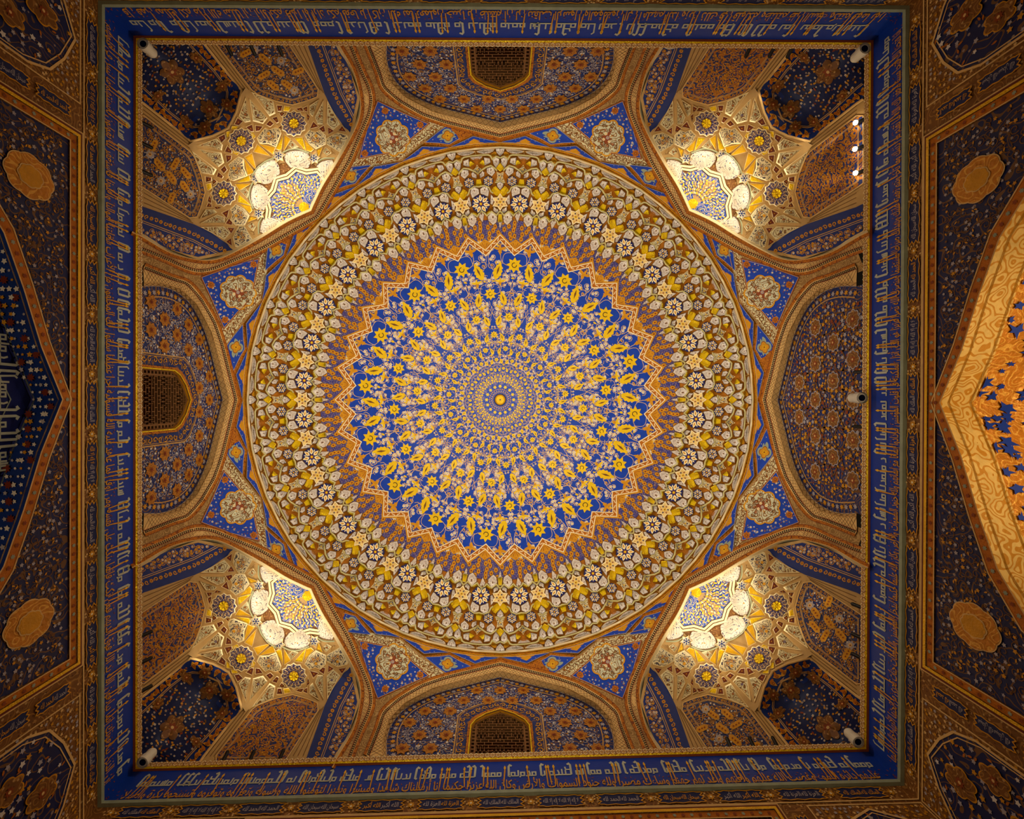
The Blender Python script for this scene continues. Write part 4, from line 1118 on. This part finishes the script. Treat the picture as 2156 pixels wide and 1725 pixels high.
# pierced grilles in three of the arches
def grille():
    t = empty('window_1', (0, -DP-.06, 6.6), kind='structure'); B = (0, -DP-.06, 6.6)
    G_ = Flat((0, -DP-.06, 0), (1, 0, 0), (0, 1, 0)); s = Sheet(G_)
    s.poly([(-.5, 6.3), (-.5, 8.1), (.5, 8.1), (.5, 6.3)], 'soot', -.12); s.build('dark_backing', t, B)  # near-black sheet standing in for the unlit space behind the bars
    s = Sheet(G_)
    def bar(x0, z0, x1, z1, w, d=.03):
        a, b = (x0-w/2, z0) if x0 == x1 else (x0, z0-w/2), (x1+w/2, z1) if x0 == x1 else (x1, z1+w/2)
        Q = [(a[0], a[1]), (b[0], a[1]), (b[0], b[1]), (a[0], b[1])]
        if inside(((a[0]+b[0])/2, (a[1]+b[1])/2), win): s.add(Q+Q, [(0, 1, 2, 3), (0, 4, 5, 1), (1, 5, 6, 2), (2, 6, 7, 3), (3, 7, 4, 0)], 'grille', [d]*4+[-.04]*4)
    u = .03
    # key pattern: bricks of upright and level bars forming stepped lozenges
    for i in range(-13, 14):
        for j in range(0, 64):
            x, z = i*u, 6.42+j*u
            if abs(x) > .385: continue
            lz = abs(((i+5) % 10)-5)+abs(((j+6) % 12)-6)*.9
            if lz < 4.6:
                if (i+j//3) % 2 == 0: bar(x, z-.2*u, x, z+.9*u, u*.34)
                if (j+2*(i % 2)) % 4 == 0: bar(x-u*.5, z, x+u*.5, z, u*.4)
            else:
                if j % 2 == 0: bar(x-u*.55, z, x+u*.55, z, u*.42)
                if (i+2*(j//2)) % 4 == 0 and j % 2 == 0: bar(x, z, x, z+u*2, u*.4)
    for x in (-.425, .425):
        for j in range(22): bar(x-.03, 6.5+j*.075, x+.03, 6.5+j*.075, .03)
    s.build('pierced_key_pattern', t, B, kind='stuff')
    s = Sheet(G_)
    for x in (-.385, .385): s.ribbon([(x, 6.4), (x, 7.75)], .028, 'grille', .035)
    s.ribbon([(-.46, 6.4)]+[(a*.98, b-.01) for a, b in win[1:-1]]+[(.46, 6.4)], .04, 'grille', .035); s.build('window_frame', t, B)
    return t
g1 = grille()
for k, nm in ((2, 'window_2'), (3, 'window_3')): rot_copy(g1, k*PI/2).name = nm

# ------------------------------------------------------------------ corner vaults (squinches) with star net
def X(*pts): return [(x-1053., y-842.) for x, y in pts]
def p1(*pts): return [(440+x/3.828-1053, 170+y/3.828-842) for x, y in pts]
def p3(*pts): return [(520+x/4.9-1053, 300+y/4.9-842) for x, y in pts]
PBD = plane_z(0, -1, .2215, 6.642); PBD2 = plane_z(-1, 0, .2215, 6.642)
PD = plane_z(-1/math.sqrt(2), -1/math.sqrt(2), 0, DP)
CHM = plane_z(-1, -1, 0, 9.02)
TLf = lambda s_, d: diag_pt(s_, d)
rim_half = dense_half(half_curve(DG['rim']), 40)
rim_full = full(rim_half, TLf)
Bout = X((455, 78), (455, 92), (530.5, 189.6), (543, 199), (580, 213), (616, 221), (645, 213), (668, 204), (669.7, 188), (607, 92), (597, 78))
Dout = X((640, 78), (647, 92), (683.6, 198), (700, 232), (736, 284))
Aout_h = X((420, 78), (428.6, 91), (470, 144), (508.6, 190), (506, 203), (497, 237), (479, 270.5))
ctl, val = [], []
for k in range(2, 79, 3):
    p = rim_full[k]
    if math.hypot(*p) < 800: ctl.append(p); val.append(float(PD(A([p]))[0]))
for p in X((518, 188), (543, 199), (580, 213), (616, 221), (645, 213), (678, 198), (700, 232)):
    z = float(PBD(A([p]))[0])
    for q in (p, (p[1], p[0])): ctl.append(q); val.append(z)
for p in X((506, 203), (497, 237)):
    z = float(CHM(A([p]))[0])
    for q in (p, (p[1], p[0])): ctl.append(q); val.append(z)
ctl.append((-572, -572)); val.append(float(CHM(A([(-572., -572.)]))[0]))
ctl.append((-478, -478)); val.append(8.9)
VAULT = Gno(tps(ctl, val))
# corner niche: from the angle of the hall up to its own pointed arch
c2, v2 = [], []
for p in Aout_h:
    z = float(PBD(A([p]))[0]) if p[1] < -650 else float(CHM(A([p]))[0])
    for q in (p, (p[1], p[0])): c2.append(q); v2.append(z)
for x, z in ((-760, 6.78), (-700, 7.12), (-650, 7.42), (-610, 7.70)): c2.append((x, x)); v2.append(z)
for x, y in ((-690, -745), (-650, -700), (-600, -640)):
    z = float(PBD(A([(x, y)], float))[0]); c2 += [(x, y), (y, x)]; v2 += [z, z]
NICHE = Gno(tps(c2, v2)); FACE = Gno(PBD); FACE2 = Gno(PBD2)
def corner_vault(kind):
    B = (-5.0, -5.0, 6.6)
    t = empty('corner_vault', B, cat='corner vault', group='corner vaults with star nets')
    # arch of the corner: bands, gilt strap, cream rim
    c1 = dense_half(offset_curve(DG['rim'], 6.5), 40); c2_ = dense_half(offset_curve(DG['rim'], 13.5), 40)
    F = lambda P: full(P, TLf)
    s = Sheet(Blend(lambda P, o: Gno(PD)(P, 0.), lambda P, o: DRUM(P, .05))); s.strip(F(rim_half), F(c1), 'cream', 0., 1.)
    r0 = Gno(PD)(F(rim_half)); n_ = len(r0); b_ = s.nv; s.v.append(np.vstack((r0, r0*1.12))); s.nv += 2*n_; s.faces += [[b_+i, b_+i+1, b_+n_+i+1, b_+n_+i] for i in range(n_-1)]; s.mi += [0]*(n_-1); s.sm += [False]*(n_-1)
    s.build('cream_rim', t, B)
    s = Sheet(DRUM); s.strip(F(c1), F(c2_), 'orange', .05, .036); s.ribbon(F(c1), 1., 'sand', .054); s.ribbon(F(c2_), 1., 'rust', .04); s.build('gilt_strap', t, B)
    arch_face(t, B, TLf, DG['dots'], c2_, c2_)
    # walls under the net
    for Fc, M in ((FACE, lambda P: list(P)), (FACE2, swap)):
        s = Sheet(Fc); s.fill(M(X((416, 70), (428.6, 91), (508.6, 190), (519, 186), (530, 192), (580, 217), (616, 226), (660, 212), (677, 196), (690, 215), (742, 290), (758, 206), (738, 150), (708, 70))), 'plaster', -.004, 30, None, False)
        for a, b in (((433, 91), (512, 190)), ((442, 91), (517, 188)), ((450, 91), (524, 189)), ((617, 92), (674, 190)), ((627, 92), (677, 192)), ((638, 92), (681, 196))): s.ribbon(M(X(a, b)), 1.2, 'brown', .004)
        s.build('plaster_wall', t, B)
        # tall panel between the ribs
        s = Sheet(Fc); P = M(Bout); s.poly(P, 'dense_field' if kind else 'blue_field', .012); s.ribbon(P, 2.2, 'sand', .02, True)
        I = inset(P, 9.5); s.ribbon(I, 1.6, 'tan', .018, True); s.ribbon(inset(P, 11.5), .8, 'sand', .018, True)
        for k_, p in enumerate(resample(inset(P, 5)[1:-1], 46)): s.spiral(tuple(p), 3.2, 'ochre', 1.1, 1, k_, .018, 1 if k_ % 2 else -1, 8)
        I = inset(P, 13)
        floral(s, I, 9, ('lilac', 'ochre', 'white') if not kind else ('ochre', 'brown', 'ochre'), 2, .018, seed=11, vine='ochre', leafm='orange_plain', vw=.12)
        if not kind:
            for x, y, L_, a_ in ((518, 112, 26, -.5), (585, 150, 30, .6), (556, 158, 26, -.5), (604, 178, 26, .6), (566, 196, 0, 0), (536, 105, 0, 0), (592, 128, 0, 0), (558, 125, 30, .7), (575, 180, 28, .7), (620, 190, 0, 0), (628, 150, 24, -.4), (610, 120, 26, -.5)):
                q = M(X((x, y)))[0]
                if not inside(q, I): continue
                aa = a_ if M(X((1, 0)))[0] == X((1, 0))[0] else PI/2-a_
                if L_:
                    for k_, m_, o_ in ((1.2, 'tan', .022), (1.08, 'ochre', .024)):
                        ca, sa = math.cos(aa), math.sin(aa); s.fan(q, [(q[0]+u_*L_*k_*ca-v_*13*k_*sa, q[1]+u_*L_*k_*sa+v_*13*k_*ca) for u_, v_ in ((-.5, 0), (-.32, .42), (.32, .42), (.5, 0), (.32, -.42), (-.32, -.42))], m_, o_)
                    for k_ in (-.25, 0, .25): s.flower((q[0]+k_*L_*math.cos(aa), q[1]+k_*L_*math.sin(aa)), 2.6, 'rust', 5, None, .028)
                else: s.flower(q, 11, 'lilac', 8, 'ochre', .024, None, .7); s.flower(q, 6, 'sand', 6, 'rust', .028)
        s.build('arched_panel', t, B)
        # narrow panel along the rim
        s = Sheet(Fc); P = M(Dout+X((752, 206), (737, 148), (704, 78))); s.poly(P, 'deep_blue', .010)
        l1 = X((650, 78), (655, 92), (692, 196), (740, 276)); l2 = X((672, 78), (677, 92), (716, 196), (744, 250))
        s.ribbon(M(l2), 1.8, 'tan', .016); s.ribbon(M([(x+4, y) for x, y in l2]), 1., 'sand', .016)
        for k_, p in enumerate(resample(A(X((661, 78), (666, 92), (703, 196), (739, 262))), 20)):
            q = M([tuple(p)])[0]; s.flower(q, 5.2, 'ochre', 8, 'rust', .016) if k_ % 2 else s.spiral(q, 5, 'ochre', 1.8, 1.1, k_, .016, 1, 9)
        for p in scatter(X((682, 80), (722, 196), (744, 236), (750, 206), (735, 148), (702, 80)), 9, 2, .3, 3):
            q = M([p])[0]; s.flower(q, 3.2, rng.choice(('white', 'lilac', 'ochre')), 5, 'ochre', .018); s.spiral(q, 6, 'ochre', 1.1, 1.1, p[0], .014, 1, 9)
        s.build('rim_panel', t, B)
    # corner niche
    Aout = Aout_h+[(y, x) for x, y in Aout_h[::-1][1:]]
    Aall = Aout+X((274, 68))[0:0]+[(-790, -790)]
    s = Sheet(NICHE); s.fill(Aall, 'deep_blue', 0, 22)
    s.ribbon(Aout, 5, 'sand', .012, ridge=.015, step=8)
    inn_h = X((388, 78), (398, 91), (451, 148), (477, 182), (480, 195), (478.7, 209), (459, 252)); inn = inn_h+[(y, x) for x, y in inn_h[::-1]]
    s.fill(inn+[(-782, -782)], 'night_blue', .012, 20); s.ribbon(inn, 2.0, 'tan', .026, step=8); s.ribbon(inset(inn+[(-782, -782)], 3)[:-1], .9, 'sand', .026, step=8)
    for k_, p in enumerate(resample(A([tuple((A(a)+A(b))/2) for a, b in zip(resample(A(Aout), 60), resample(A(inn), 60))]), 27)):
        s.leaf(tuple(p), 2.4*k_, 19, 9, 'ochre', .016); s.leaf((p[0]+4, p[1]+4), 2.4*k_+1.5, 14, 7, 'orange_plain', .018); s.flower(tuple(p), 4.2, 'rust', 6, 'ochre', .024)
    for p in scatter(inn+[(-782, -782)], 12, 4, .35, 5):
        s.flower(p, 2.2+1.4*rng.random(), rng.choice(('lilac', 'white', 'lilac', 'ochre')), 5, 'ochre', .03)
        if rng.random() < .5: s.leaf((p[0]+5, p[1]+3), rng.random()*6, 9, 4, rng.choice(('rust', 'ochre', 'brown')), .022)
    s.build('corner_niche', t, B)
    for (x, y, rx, ry) in ((-690, -690, 34, 25), (-612, -612, 26, 18), (-585, -660, 12, 20), (-660, -585, 20, 12), (-575, -622, 17, 13), (-622, -575, 13, 17), (-640, -720, 17, 11), (-720, -640, 11, 17)):
        s = Sheet(NICHE); s.medallion((x, y), rx*.85, ry*.85, 'brown_floral', 6, .22, .034, PI/4, 'brown', .08, 48); s.flower((x, y), min(rx, ry)*.5, 'rust', 6, 'sand', .044); s.build('niche_medallion', t, B)
    # the net vault
    s = Sheet(VAULT)
    top = X((518, 183), (543, 196), (580, 211), (616, 219), (645, 211), (678, 194), (700, 230), (742, 286))
    lo = X((505, 203), (496, 237), (477, 272))
    rimx = [p for p in full(dense_half(offset_curve(DG['rim'], 8), 40), TLf)]
    rimx = [p for p in rimx if p[1] > -575 and p[0] > -575]
    o = lo[::-1]+top+sorted(rimx, key=lambda p: p[0]-p[1])[::-1]+[(y, x) for x, y in top[::-1]]+[(y, x) for x, y in lo[:2]]
    s.fill(o, 'plaster', 0, 14); s.build('net_ground', t, B)
    K = dict(loc=B, o_out=0, o_in=0, sm=0, grow=1.14)
    def both(name, pts, **kw):
        q = dict(K); q.update(kw); cell(name, pts, VAULT, t, **q); cell(name, swap(pts), VAULT, t, **q)
    def lotus(r):
        def f_(sh, c, off):
            a0 = math.atan2(c[1]+405, c[0]+405)
            for i in range(5):
                a = a0+PI-1.3+i*.65; p = (c[0]+r*.5*math.cos(a), c[1]+r*.5*math.sin(a))
                sh.leaf(p, a, r*.62, r*.34, 'brown', off); sh.leaf(p, a, r*.46, r*.24, 'sand', off+.003); sh.leaf(p, a, r*.26, r*.14, 'rust' if i % 2 else 'deep_blue', off+.006)
            sh.flower((c[0]-r*.2*math.cos(a0+PI), c[1]-r*.2*math.sin(a0+PI)), r*.26, 'ochre', 5, None, off+.006)
        return f_
    def bud(m, r):
        def f_(sh, c, off): sh.flower(c, r, m, 6, 'ochre', off, None, .6); [sh.flower((c[0]+r*1.7*math.cos(i*2.1), c[1]+r*1.7*math.sin(i*2.1)), r*.34, 'brown', 4, None, off) for i in range(3)]
        return f_
    KK = dict(rim='cream', rw=.14, bulge=.006, h=.028)
    for pts, m in (([(296, 150), (332, 322), (290, 330), (246, 284)], 'rust'), ([(334, 160), (464, 298), (432, 340), (358, 320)], 'deep_blue'), ([(356, 102), (512, 168), (528, 256), (486, 278)], 'rust'),
                   ([(882, 160), (814, 204), (814, 262), (836, 284)], 'brown'), ([(920, 172), (858, 292), (876, 344), (916, 346)], 'rust'), ([(958, 176), (954, 342), (1000, 388), (1048, 346)], 'deep_blue')):
        both('kite_cell', p1(*pts), face='kite_floral', extra=bud(m, 3.2), **KK)
    for pts in ([(230, 298), (274, 326), (240, 362), (204, 352)], [(298, 374), (346, 352), (360, 408), (338, 410)], [(374, 360), (434, 368), (408, 404), (376, 408)], [(490, 318), (522, 346), (494, 372), (458, 352)], [(508, 300), (546, 288), (562, 332), (546, 342)],
                [(546, 198), (592, 200), (582, 246), (554, 246)], [(700, 226), (746, 214), (764, 246), (722, 242)], [(758, 220), (792, 204), (792, 252), (776, 246)], [(840, 328), (884, 370), (812, 388)], [(884, 386), (926, 358), (938, 410), (914, 416)], [(958, 372), (1008, 404), (962, 432)], [(1072, 362), (1108, 412), (1042, 402)], [(560, 380), (580, 360), (584, 392), (572, 410)], [(790, 262), (812, 286), (800, 330), (790, 300)],
                [(590, 250), (612, 262), (586, 292), (566, 262)]):
        both('rust_facet', p1(*pts), face='red_brown', extra=bud('ochre', 1.5), rim='cream', rw=.2, bulge=.004, h=.028)
    for pts in ([(608, 204), (662, 214), (642, 246), (602, 242)], [(186, 368), (238, 366), (222, 388), (180, 398)], [(334, 420), (356, 416), (376, 452), (352, 470)]):
        both('gold_facet', p1(*pts), face='gold_leaf', rim='cream', rw=.16, bulge=.012, h=.028)
    for pts in ([(392, 514), (360, 572), (492, 606)], [(400, 508), (532, 538), (516, 592)], [(598, 440), (538, 546), (582, 562)], [(608, 438), (658, 470), (606, 562)], [(690, 464), (752, 458), (778, 562)], [(768, 474), (842, 552), (820, 572), (784, 560)], [(868, 560), (916, 534), (884, 612)]):
        both('gold_wedge', p1(*pts), face='gold_leaf' if pts[0][0] % 4 else 'gold', rim='cream', rw=.13, bulge=.02, h=.03)
    for pts in ([(664, 480), (718, 532), (672, 546), (638, 514)], [(944, 540), (984, 582), (950, 602), (918, 572)]):
        both('small_lozenge', p1(*pts), face='kite_floral', extra=bud('rust', 2.4), rim='cream', rw=.16, bulge=.004, h=.02)
    for pts in ([(724, 538), (770, 566), (690, 556)], [(980, 546), (1034, 602), (992, 590)]):
        both('grey_facet', p1(*pts), face='brown_arabesque', rim='cream', rw=.14, bulge=.004, h=.02)
    for pts in ([(396, 460), (440, 402), (458, 386), (482, 400), (526, 384), (562, 392), (572, 426), (536, 526), (480, 502), (414, 500)], [(780, 442), (816, 402), (858, 420), (894, 404), (932, 442), (932, 508), (860, 542), (812, 502)], [(954, 466), (1000, 440), (1036, 424), (1104, 442), (1110, 464), (1052, 566), (956, 508)]):
        both('lotus_panel', p1(*pts), face='lotus_floral', extra=lotus(17), rim='cream', rw=.1, bulge=.006, h=.028)
    # rosettes with a gilt flower boss
    def rosette(c, r):
        o_ = [(c[0]+r*(1 if i % 2 == 0 else .87)*math.cos(i*PI/12), c[1]+r*(1 if i % 2 == 0 else .87)*math.sin(i*PI/12)) for i in range(24)]
        def ex(sh, cc, off):
            for rr_, n_, m in ((.82, 16, 'cream'), (.68, 16, 'sand'), (.55, 12, 'lilac')):
                for i in range(n_):
                    a = (i+.5*(n_ == 16))*2*PI/n_; sh.leaf((c[0]+r*rr_*math.cos(a), c[1]+r*rr_*math.sin(a)), a+.5*(-1)**i, r*.17, r*.07, m, off)
            sh.flower(c, r*.47, 'red_brown', 14, None, off+.004, 0, .8); sh.flower(c, r*.42, 'ochre', 12, None, off+.01, 0, .8)
        q = dict(K); cell('rosette', o_, VAULT, t, 'cream', 'rosette_blue', rw=.09, bulge=.012, h=.03, extra=ex, **q)
        s = Sheet(VAULT)
        for i in range(8):
            a = i*PI/4; p = (c[0]+r*.24*math.cos(a), c[1]+r*.24*math.sin(a)); T = lambda x, y: (p[0]+x*math.cos(a)-y*math.sin(a), p[1]+x*math.sin(a)+y*math.cos(a))
            w_ = r*.115; P = [T(-r*.22, 0), T(-r*.05, w_*.8), T(r*.1, w_), T(r*.17, w_*.5), T(r*.17, -w_*.5), T(r*.1, -w_), T(-r*.05, -w_*.8)]
            V0 = s.nv; s.fan(T(.02*r, 0), P, 'gold_leaf', .035, .085); s.sm[-7:] = [True]*7
        s.flower(c, r*.09, 'gold_leaf', 8, None, .1); s.build('gilt_flower_boss', t, B)
    rosette((-545, -545), 25.5)
    for c in ((-434.6, -582), (-582, -434.6)): rosette(c, 25)
    # small six-pointed stars
    for c, r in ((p1((560, 605))[0], 13.5), (p1((845, 625))[0], 12.5)):
        both('blue_star', star(c, r, 6, .6), face='white', rim='cream', rw=.24, bulge=.01, h=.05, extra=lambda sh, cc, off: (sh.flower(cc, 7.6, 'deep_blue', 6, None, off, .5, .55), [sh.leaf((cc[0]+4*math.cos(i*PI/3), cc[1]+4*math.sin(i*PI/3)), i*PI/3, 4.4, 2, 'cream', off+.004) for i in range(6)]))
    # swelling white bulbs and the pieces between
    def gilt_spot(sh, c, off):
        d = A((-404, -404))-A(c); d = d/np.linalg.norm(d); sh.flower(tuple(A(c)-d*3), 7, 'ochre', 5, None, off-.02, None, .45)
    cell('white_bulb', p3((280, 172), (180, 205), (100, 262), (66, 330), (110, 390), (190, 432), (300, 382), (338, 290)), VAULT, t, 'brown', 'bulb_floral', rw=.06, bulge=.13, **dict(K, sm=1, grow=1.15), extra=lambda s_, c, o_: gilt_spot(s_, c, o_))
    both('white_bulb', p3((388, 120), (470, 88), (570, 92), (640, 130), (648, 240), (560, 292), (450, 262), (398, 190)), rim='brown', face='bulb_floral', rw=.06, bulge=.12, sm=1, extra=gilt_spot)
    both('white_bulb', p3((900, 184), (800, 190), (712, 236), (748, 330), (762, 420), (850, 330)), rim='brown', face='bulb_floral', rw=.06, bulge=.09, sm=1, extra=gilt_spot)
    both('dark_spandrel', p3((342, 226), (400, 215), (446, 268), (350, 334), (330, 310)), rim='brown', face='brown_floral', rw=.08, bulge=.01)
    both('dark_spandrel', p3((652, 206), (704, 246), (744, 316), (690, 340), (646, 288)), rim='brown', face='brown_floral', rw=.08, bulge=.01)
    s = Sheet(VAULT)
    for M in (lambda P: P, swap):
        for P in ([(590, 582), (650, 556), (720, 552), (806, 584)], [(876, 652), (930, 626), (1012, 626)]): s.ribbon(curve(M(p1(*P)), 6), 3.2, 'sage', .03, ridge=.02)
    s.ribbon(curve(p1((530, 622), (450, 655), (386, 712), (345, 770)), 6), 3.2, 'sage', .03, ridge=.02)
    s.build('arc_ribs', t, B)
    # shell of the apex: blue fan in a stepped star border
    c = (-413, -406)
    RH = A(rim_half)
    def clampf(p):
        s_, d = (p[0]-p[1])/math.sqrt(2), (-p[0]-p[1])/math.sqrt(2); dm = float(np.interp(abs(s_), RH[::-1, 0], RH[::-1, 1]))-5
        return diag_pt(s_, max(d, dm))
    okf = lambda p: abs(p[0]-clampf(p)[0])+abs(p[1]-clampf(p)[1]) < 1e-6
    def lobe(r, dz=6.5, n=22): return [clampf(q) for q in lobe_(r, dz, n)]
    def lobe_(r, dz=6.5, n=22): return [(c[0]+(r+(dz if i % 2 else -dz*.3))*math.cos(PI/4+i*2*PI/n), c[1]+(r+(dz if i % 2 else -dz*.3))*math.sin(PI/4+i*2*PI/n)) for i in range(n)]
    s = Sheet(VAULT); n_ = 22
    for a, b, m, oa, ob in ((lobe(84), lobe(82), 'brown', .02, .045), (lobe(82), lobe(77), 'cream', .045, .05), (lobe(77), lobe(75), 'brown', .05, .035), (lobe(75), lobe(70), 'cream', .035, .04), (lobe(70), lobe(68.5), 'brown', .04, .01)):
        s.strip(a+a[:1], b+b[:1], m, oa, ob)
    s.build('stepped_border', t, B)
    s = Sheet(VAULT); s.fan(c, lobe(69), 'fan_blue', .01, .0)
    for i in range(44):
        a = PI/4+i*2*PI/44; T = lambda r, da=0.: (c[0]+r*math.cos(a+da), c[1]+r*math.sin(a+da))
        if not okf(T(40)): continue
        if i % 2 == 0: s.ribbon([T(18), T(40), T(62)], [1.2, 2.2, .4], 'blue', .02)
        for j, r_ in enumerate((24, 31, 38, 45, 52, 58, 64)): okf(T(r_+5)) and s.leaf(T(r_, .05 if j % 2 else -.05), a+(.6 if j % 2 else -.6), 7.5, 2.6+.012*r_, ('cream', 'paint_gold', 'sand')[(i+j) % 3], .024)
    s.build('blue_fan', t, B)
    s = Sheet(VAULT); s.fan(c, [clampf(q) for q in [(c[0]+11.5*(1 if i % 2 else .86)*math.cos(i*PI/10), c[1]+11.5*(1 if i % 2 else .86)*math.sin(i*PI/10)) for i in range(20)]], 'gold_leaf', .03, .1); s.build('gilt_shell', t, B)
    return t
va, vb = corner_vault(0), corner_vault(1)
VL = ['upper left corner vault, its side panels with orange lozenges, below a white star net', 'upper right corner vault, densely scrolled brown side panels beside three glowing lamps', 'lower right corner vault, its side panels with orange lozenges, brightest fan', 'lower left corner vault, densely scrolled orange side panels under a white star net']
va['label'] = VL[0]; rot_copy(va, PI)['label'] = VL[2]
turn(vb, PI/2)['label'] = VL[1]; rot_copy(vb, PI)['label'] = VL[3]

# ------------------------------------------------------------------ lamps and cameras on the cornice
def tube(name, a, b, r, m, parent, loc, n=14, cap=True, r2=None, m2=None):
    a, b = Vector(a), Vector(b); d = (b-a).normalized(); u = d.orthogonal().normalized(); v = d.cross(u); r2 = r if r2 is None else r2
    V = [tuple(p+(u*math.cos(2*PI*i/n)+v*math.sin(2*PI*i/n))*q-Vector(loc)) for p, q in ((a, r), (b, r2)) for i in range(n)]
    fs = [(i, (i+1) % n, n+(i+1) % n, n+i) for i in range(n)]
    if cap: fs += [tuple(range(n))[::-1], tuple(range(n, 2*n))]
    me = bpy.data.meshes.new(name); me.from_pydata(V, [], fs); me.materials.append(MATS[m])
    return link(name, me, parent)
def dirs(px, py, z): return Vector(((px-1053)*z/1000, (py-842)*z/1000, z))
LAMPS = [('upper left', 'top', [(470, 93), (521, 93), (580, 94)]), ('upper left', 'left', [(297, 251), (297, 295), (297, 355)]), ('upper right', 'top', [(1586, 97), (1637, 97), (1676, 98)]), ('upper right', 'right', [(1824, 243), (1823, 300), (1824, 352)]),
         ('lower right', 'right', [(1817, 1285), (1817, 1350), (1817, 1393)]), ('lower right', 'bottom', [(1545, 1577), (1594, 1576), (1644, 1575)]), ('lower left', 'left', [(296, 1345), (296, 1402), (296, 1463)]), ('lower left', 'bottom', [(462, 1606), (519, 1605), (583, 1602)]), ('right', 'right', [(1822, 782), (1821, 900)])]
ORD = {'top': ('leftmost', 'middle', 'rightmost'), 'bottom': ('leftmost', 'middle', 'rightmost'), 'left': ('uppermost', 'middle', 'lowest'), 'right': ('uppermost', 'middle', 'lowest')}
for cn, ed_, pts in LAMPS:
    for i, (x, y) in enumerate(pts):
        base = dirs(x, y, 6.6); out = Vector((base.x, base.y, 0)); n = {'top': (0, -1), 'bottom': (0, 1), 'left': (-1, 0), 'right': (1, 0)}[ed_]; n = Vector((n[0], n[1], 0))
        base = base+n*.05; B = tuple(base); glow = cn == 'upper right' and ed_ == 'right'
        if cn == 'right': lab = 'small black spotlight on the right cornice, %s the white camera' % ('above' if i == 0 else 'below')
        else: lab = 'small %sspotlight, %s of three on the %s cornice near the %s corner' % ('glowing black ' if glow else 'black ', ORD[ed_][i], ed_, cn)
        t = empty('spotlight', B, label=lab, cat='spotlight', group='spotlights on the cornice')
        tip = base-n*.05+Vector((0, 0, .2)); a = base+Vector((0, 0, .06))
        tube('housing', a, tip, .026, 'lamp_black', t, B); tube('bracket', base, a, .012, 'lamp_black', t, B, 8)
        tube('stand', base-Vector((0, 0, .0)), base+Vector((0, 0, .012)), .04, 'lamp_black', t, B, 10)
        if glow: tube('lens', tip-n*.012-Vector((0, 0, .02)), tip-n*.03-Vector((0, 0, .035)), .03, 'lens', t, B, 12)
        else: tube('lens', tip, tip+Vector((0, 0, .006)), .022, 'glass_black', t, B, 12)
        if cn == 'right': continue
        sx, sy = (1 if 'right' in cn else -1), (1 if 'lower' in cn else -1)
        lp = tuple(tip+Vector((0, 0, .05))-n*.03)
        if i == 1: spot('spotlight_beam', lp, (-sx*1.6, -sy*1.6, 9.9), CROSS_W, 84, .9, .03)
        else: spot('spotlight_beam', lp, (sx*3.85, sy*3.85, 8.9), SQ_W, 64, 1., .03)
for (x, y, lab) in ((300, 91, 'in the upper left corner of the cornice'), (1822, 101, 'in the upper right corner of the cornice'), (1808, 1564, 'in the lower right corner of the cornice'), (299, 1607, 'in the lower left corner of the cornice'), (1816, 838, 'halfway along the right cornice')):
    b = dirs(x, y, 6.40); b = b-Vector((math.copysign(.02, b.x), math.copysign(.02, b.y) if abs(b.y) > 1 else 0, 0)); B = tuple(b)
    t = empty('security_camera', B, label='white bullet security camera with black lens %s' % lab, cat='camera', group='security cameras on the cornice')
    up = Vector((0, 0, 1))
    tube('body', b, b+up*.16, .066, 'camera_white', t, B, 20); tube('sunshield', b-up*.025, b+up*.06, .076, 'camera_white', t, B, 20, False); tube('rear_cap', b+up*.16, b+up*.19, .066, 'camera_white', t, B, 20, True, .045)
    tube('lens_ring', b-up*.012, b+up*.0, .058, 'camera_white', t, B, 20); tube('lens', b-up*.02, b-up*.005, .043, 'glass_black', t, B, 20)
    o = Vector((math.copysign(1, b.x), math.copysign(1, b.y) if abs(b.y) > 1 else 0, 0)).normalized(); tube('bracket', b+up*.12, b+up*.12+o*.16, .018, 'camera_white', t, B, 8)
def cable(name, pts, r, m, label, cat='cable'):
    c = bpy.data.curves.new(name, 'CURVE'); c.dimensions = '3D'; sp = c.splines.new('POLY'); P = curve([tuple(p) for p in pts], 6); sp.points.add(len(P)-1)
    for q, p in zip(sp.points, P): q.co = (p[0], p[1], p[2], 1)
    c.bevel_depth = r; c.bevel_resolution = 2
    o = bpy.data.objects.new(name, c); COL.objects.link(o); bpy.context.view_layer.update()
    me = bpy.data.meshes.new_from_object(o.evaluated_get(bpy.context.evaluated_depsgraph_get())); bpy.data.objects.remove(o); me.materials.clear(); me.materials.append(MATS[m]); o = link(name, me); tag(o, label, cat)
cable('power_cable', [dirs(1822, 466, 6.62), dirs(1818, 474, 6.68), dirs(1817, 486, 6.70), dirs(1819, 496, 6.68), dirs(1823, 503, 6.62)], .008, 'lamp_black', 'short black cable looped over the right cornice below the upper right corner vault')
cable('coiled_wire', [dirs(1398, 95, 6.6), dirs(1402, 99, 6.63), dirs(1411, 101, 6.64), dirs(1420, 99, 6.63), dirs(1425, 95, 6.6)], .016, 'camera_white', 'pale bundle of wire lying on the upper cornice right of the top arch')
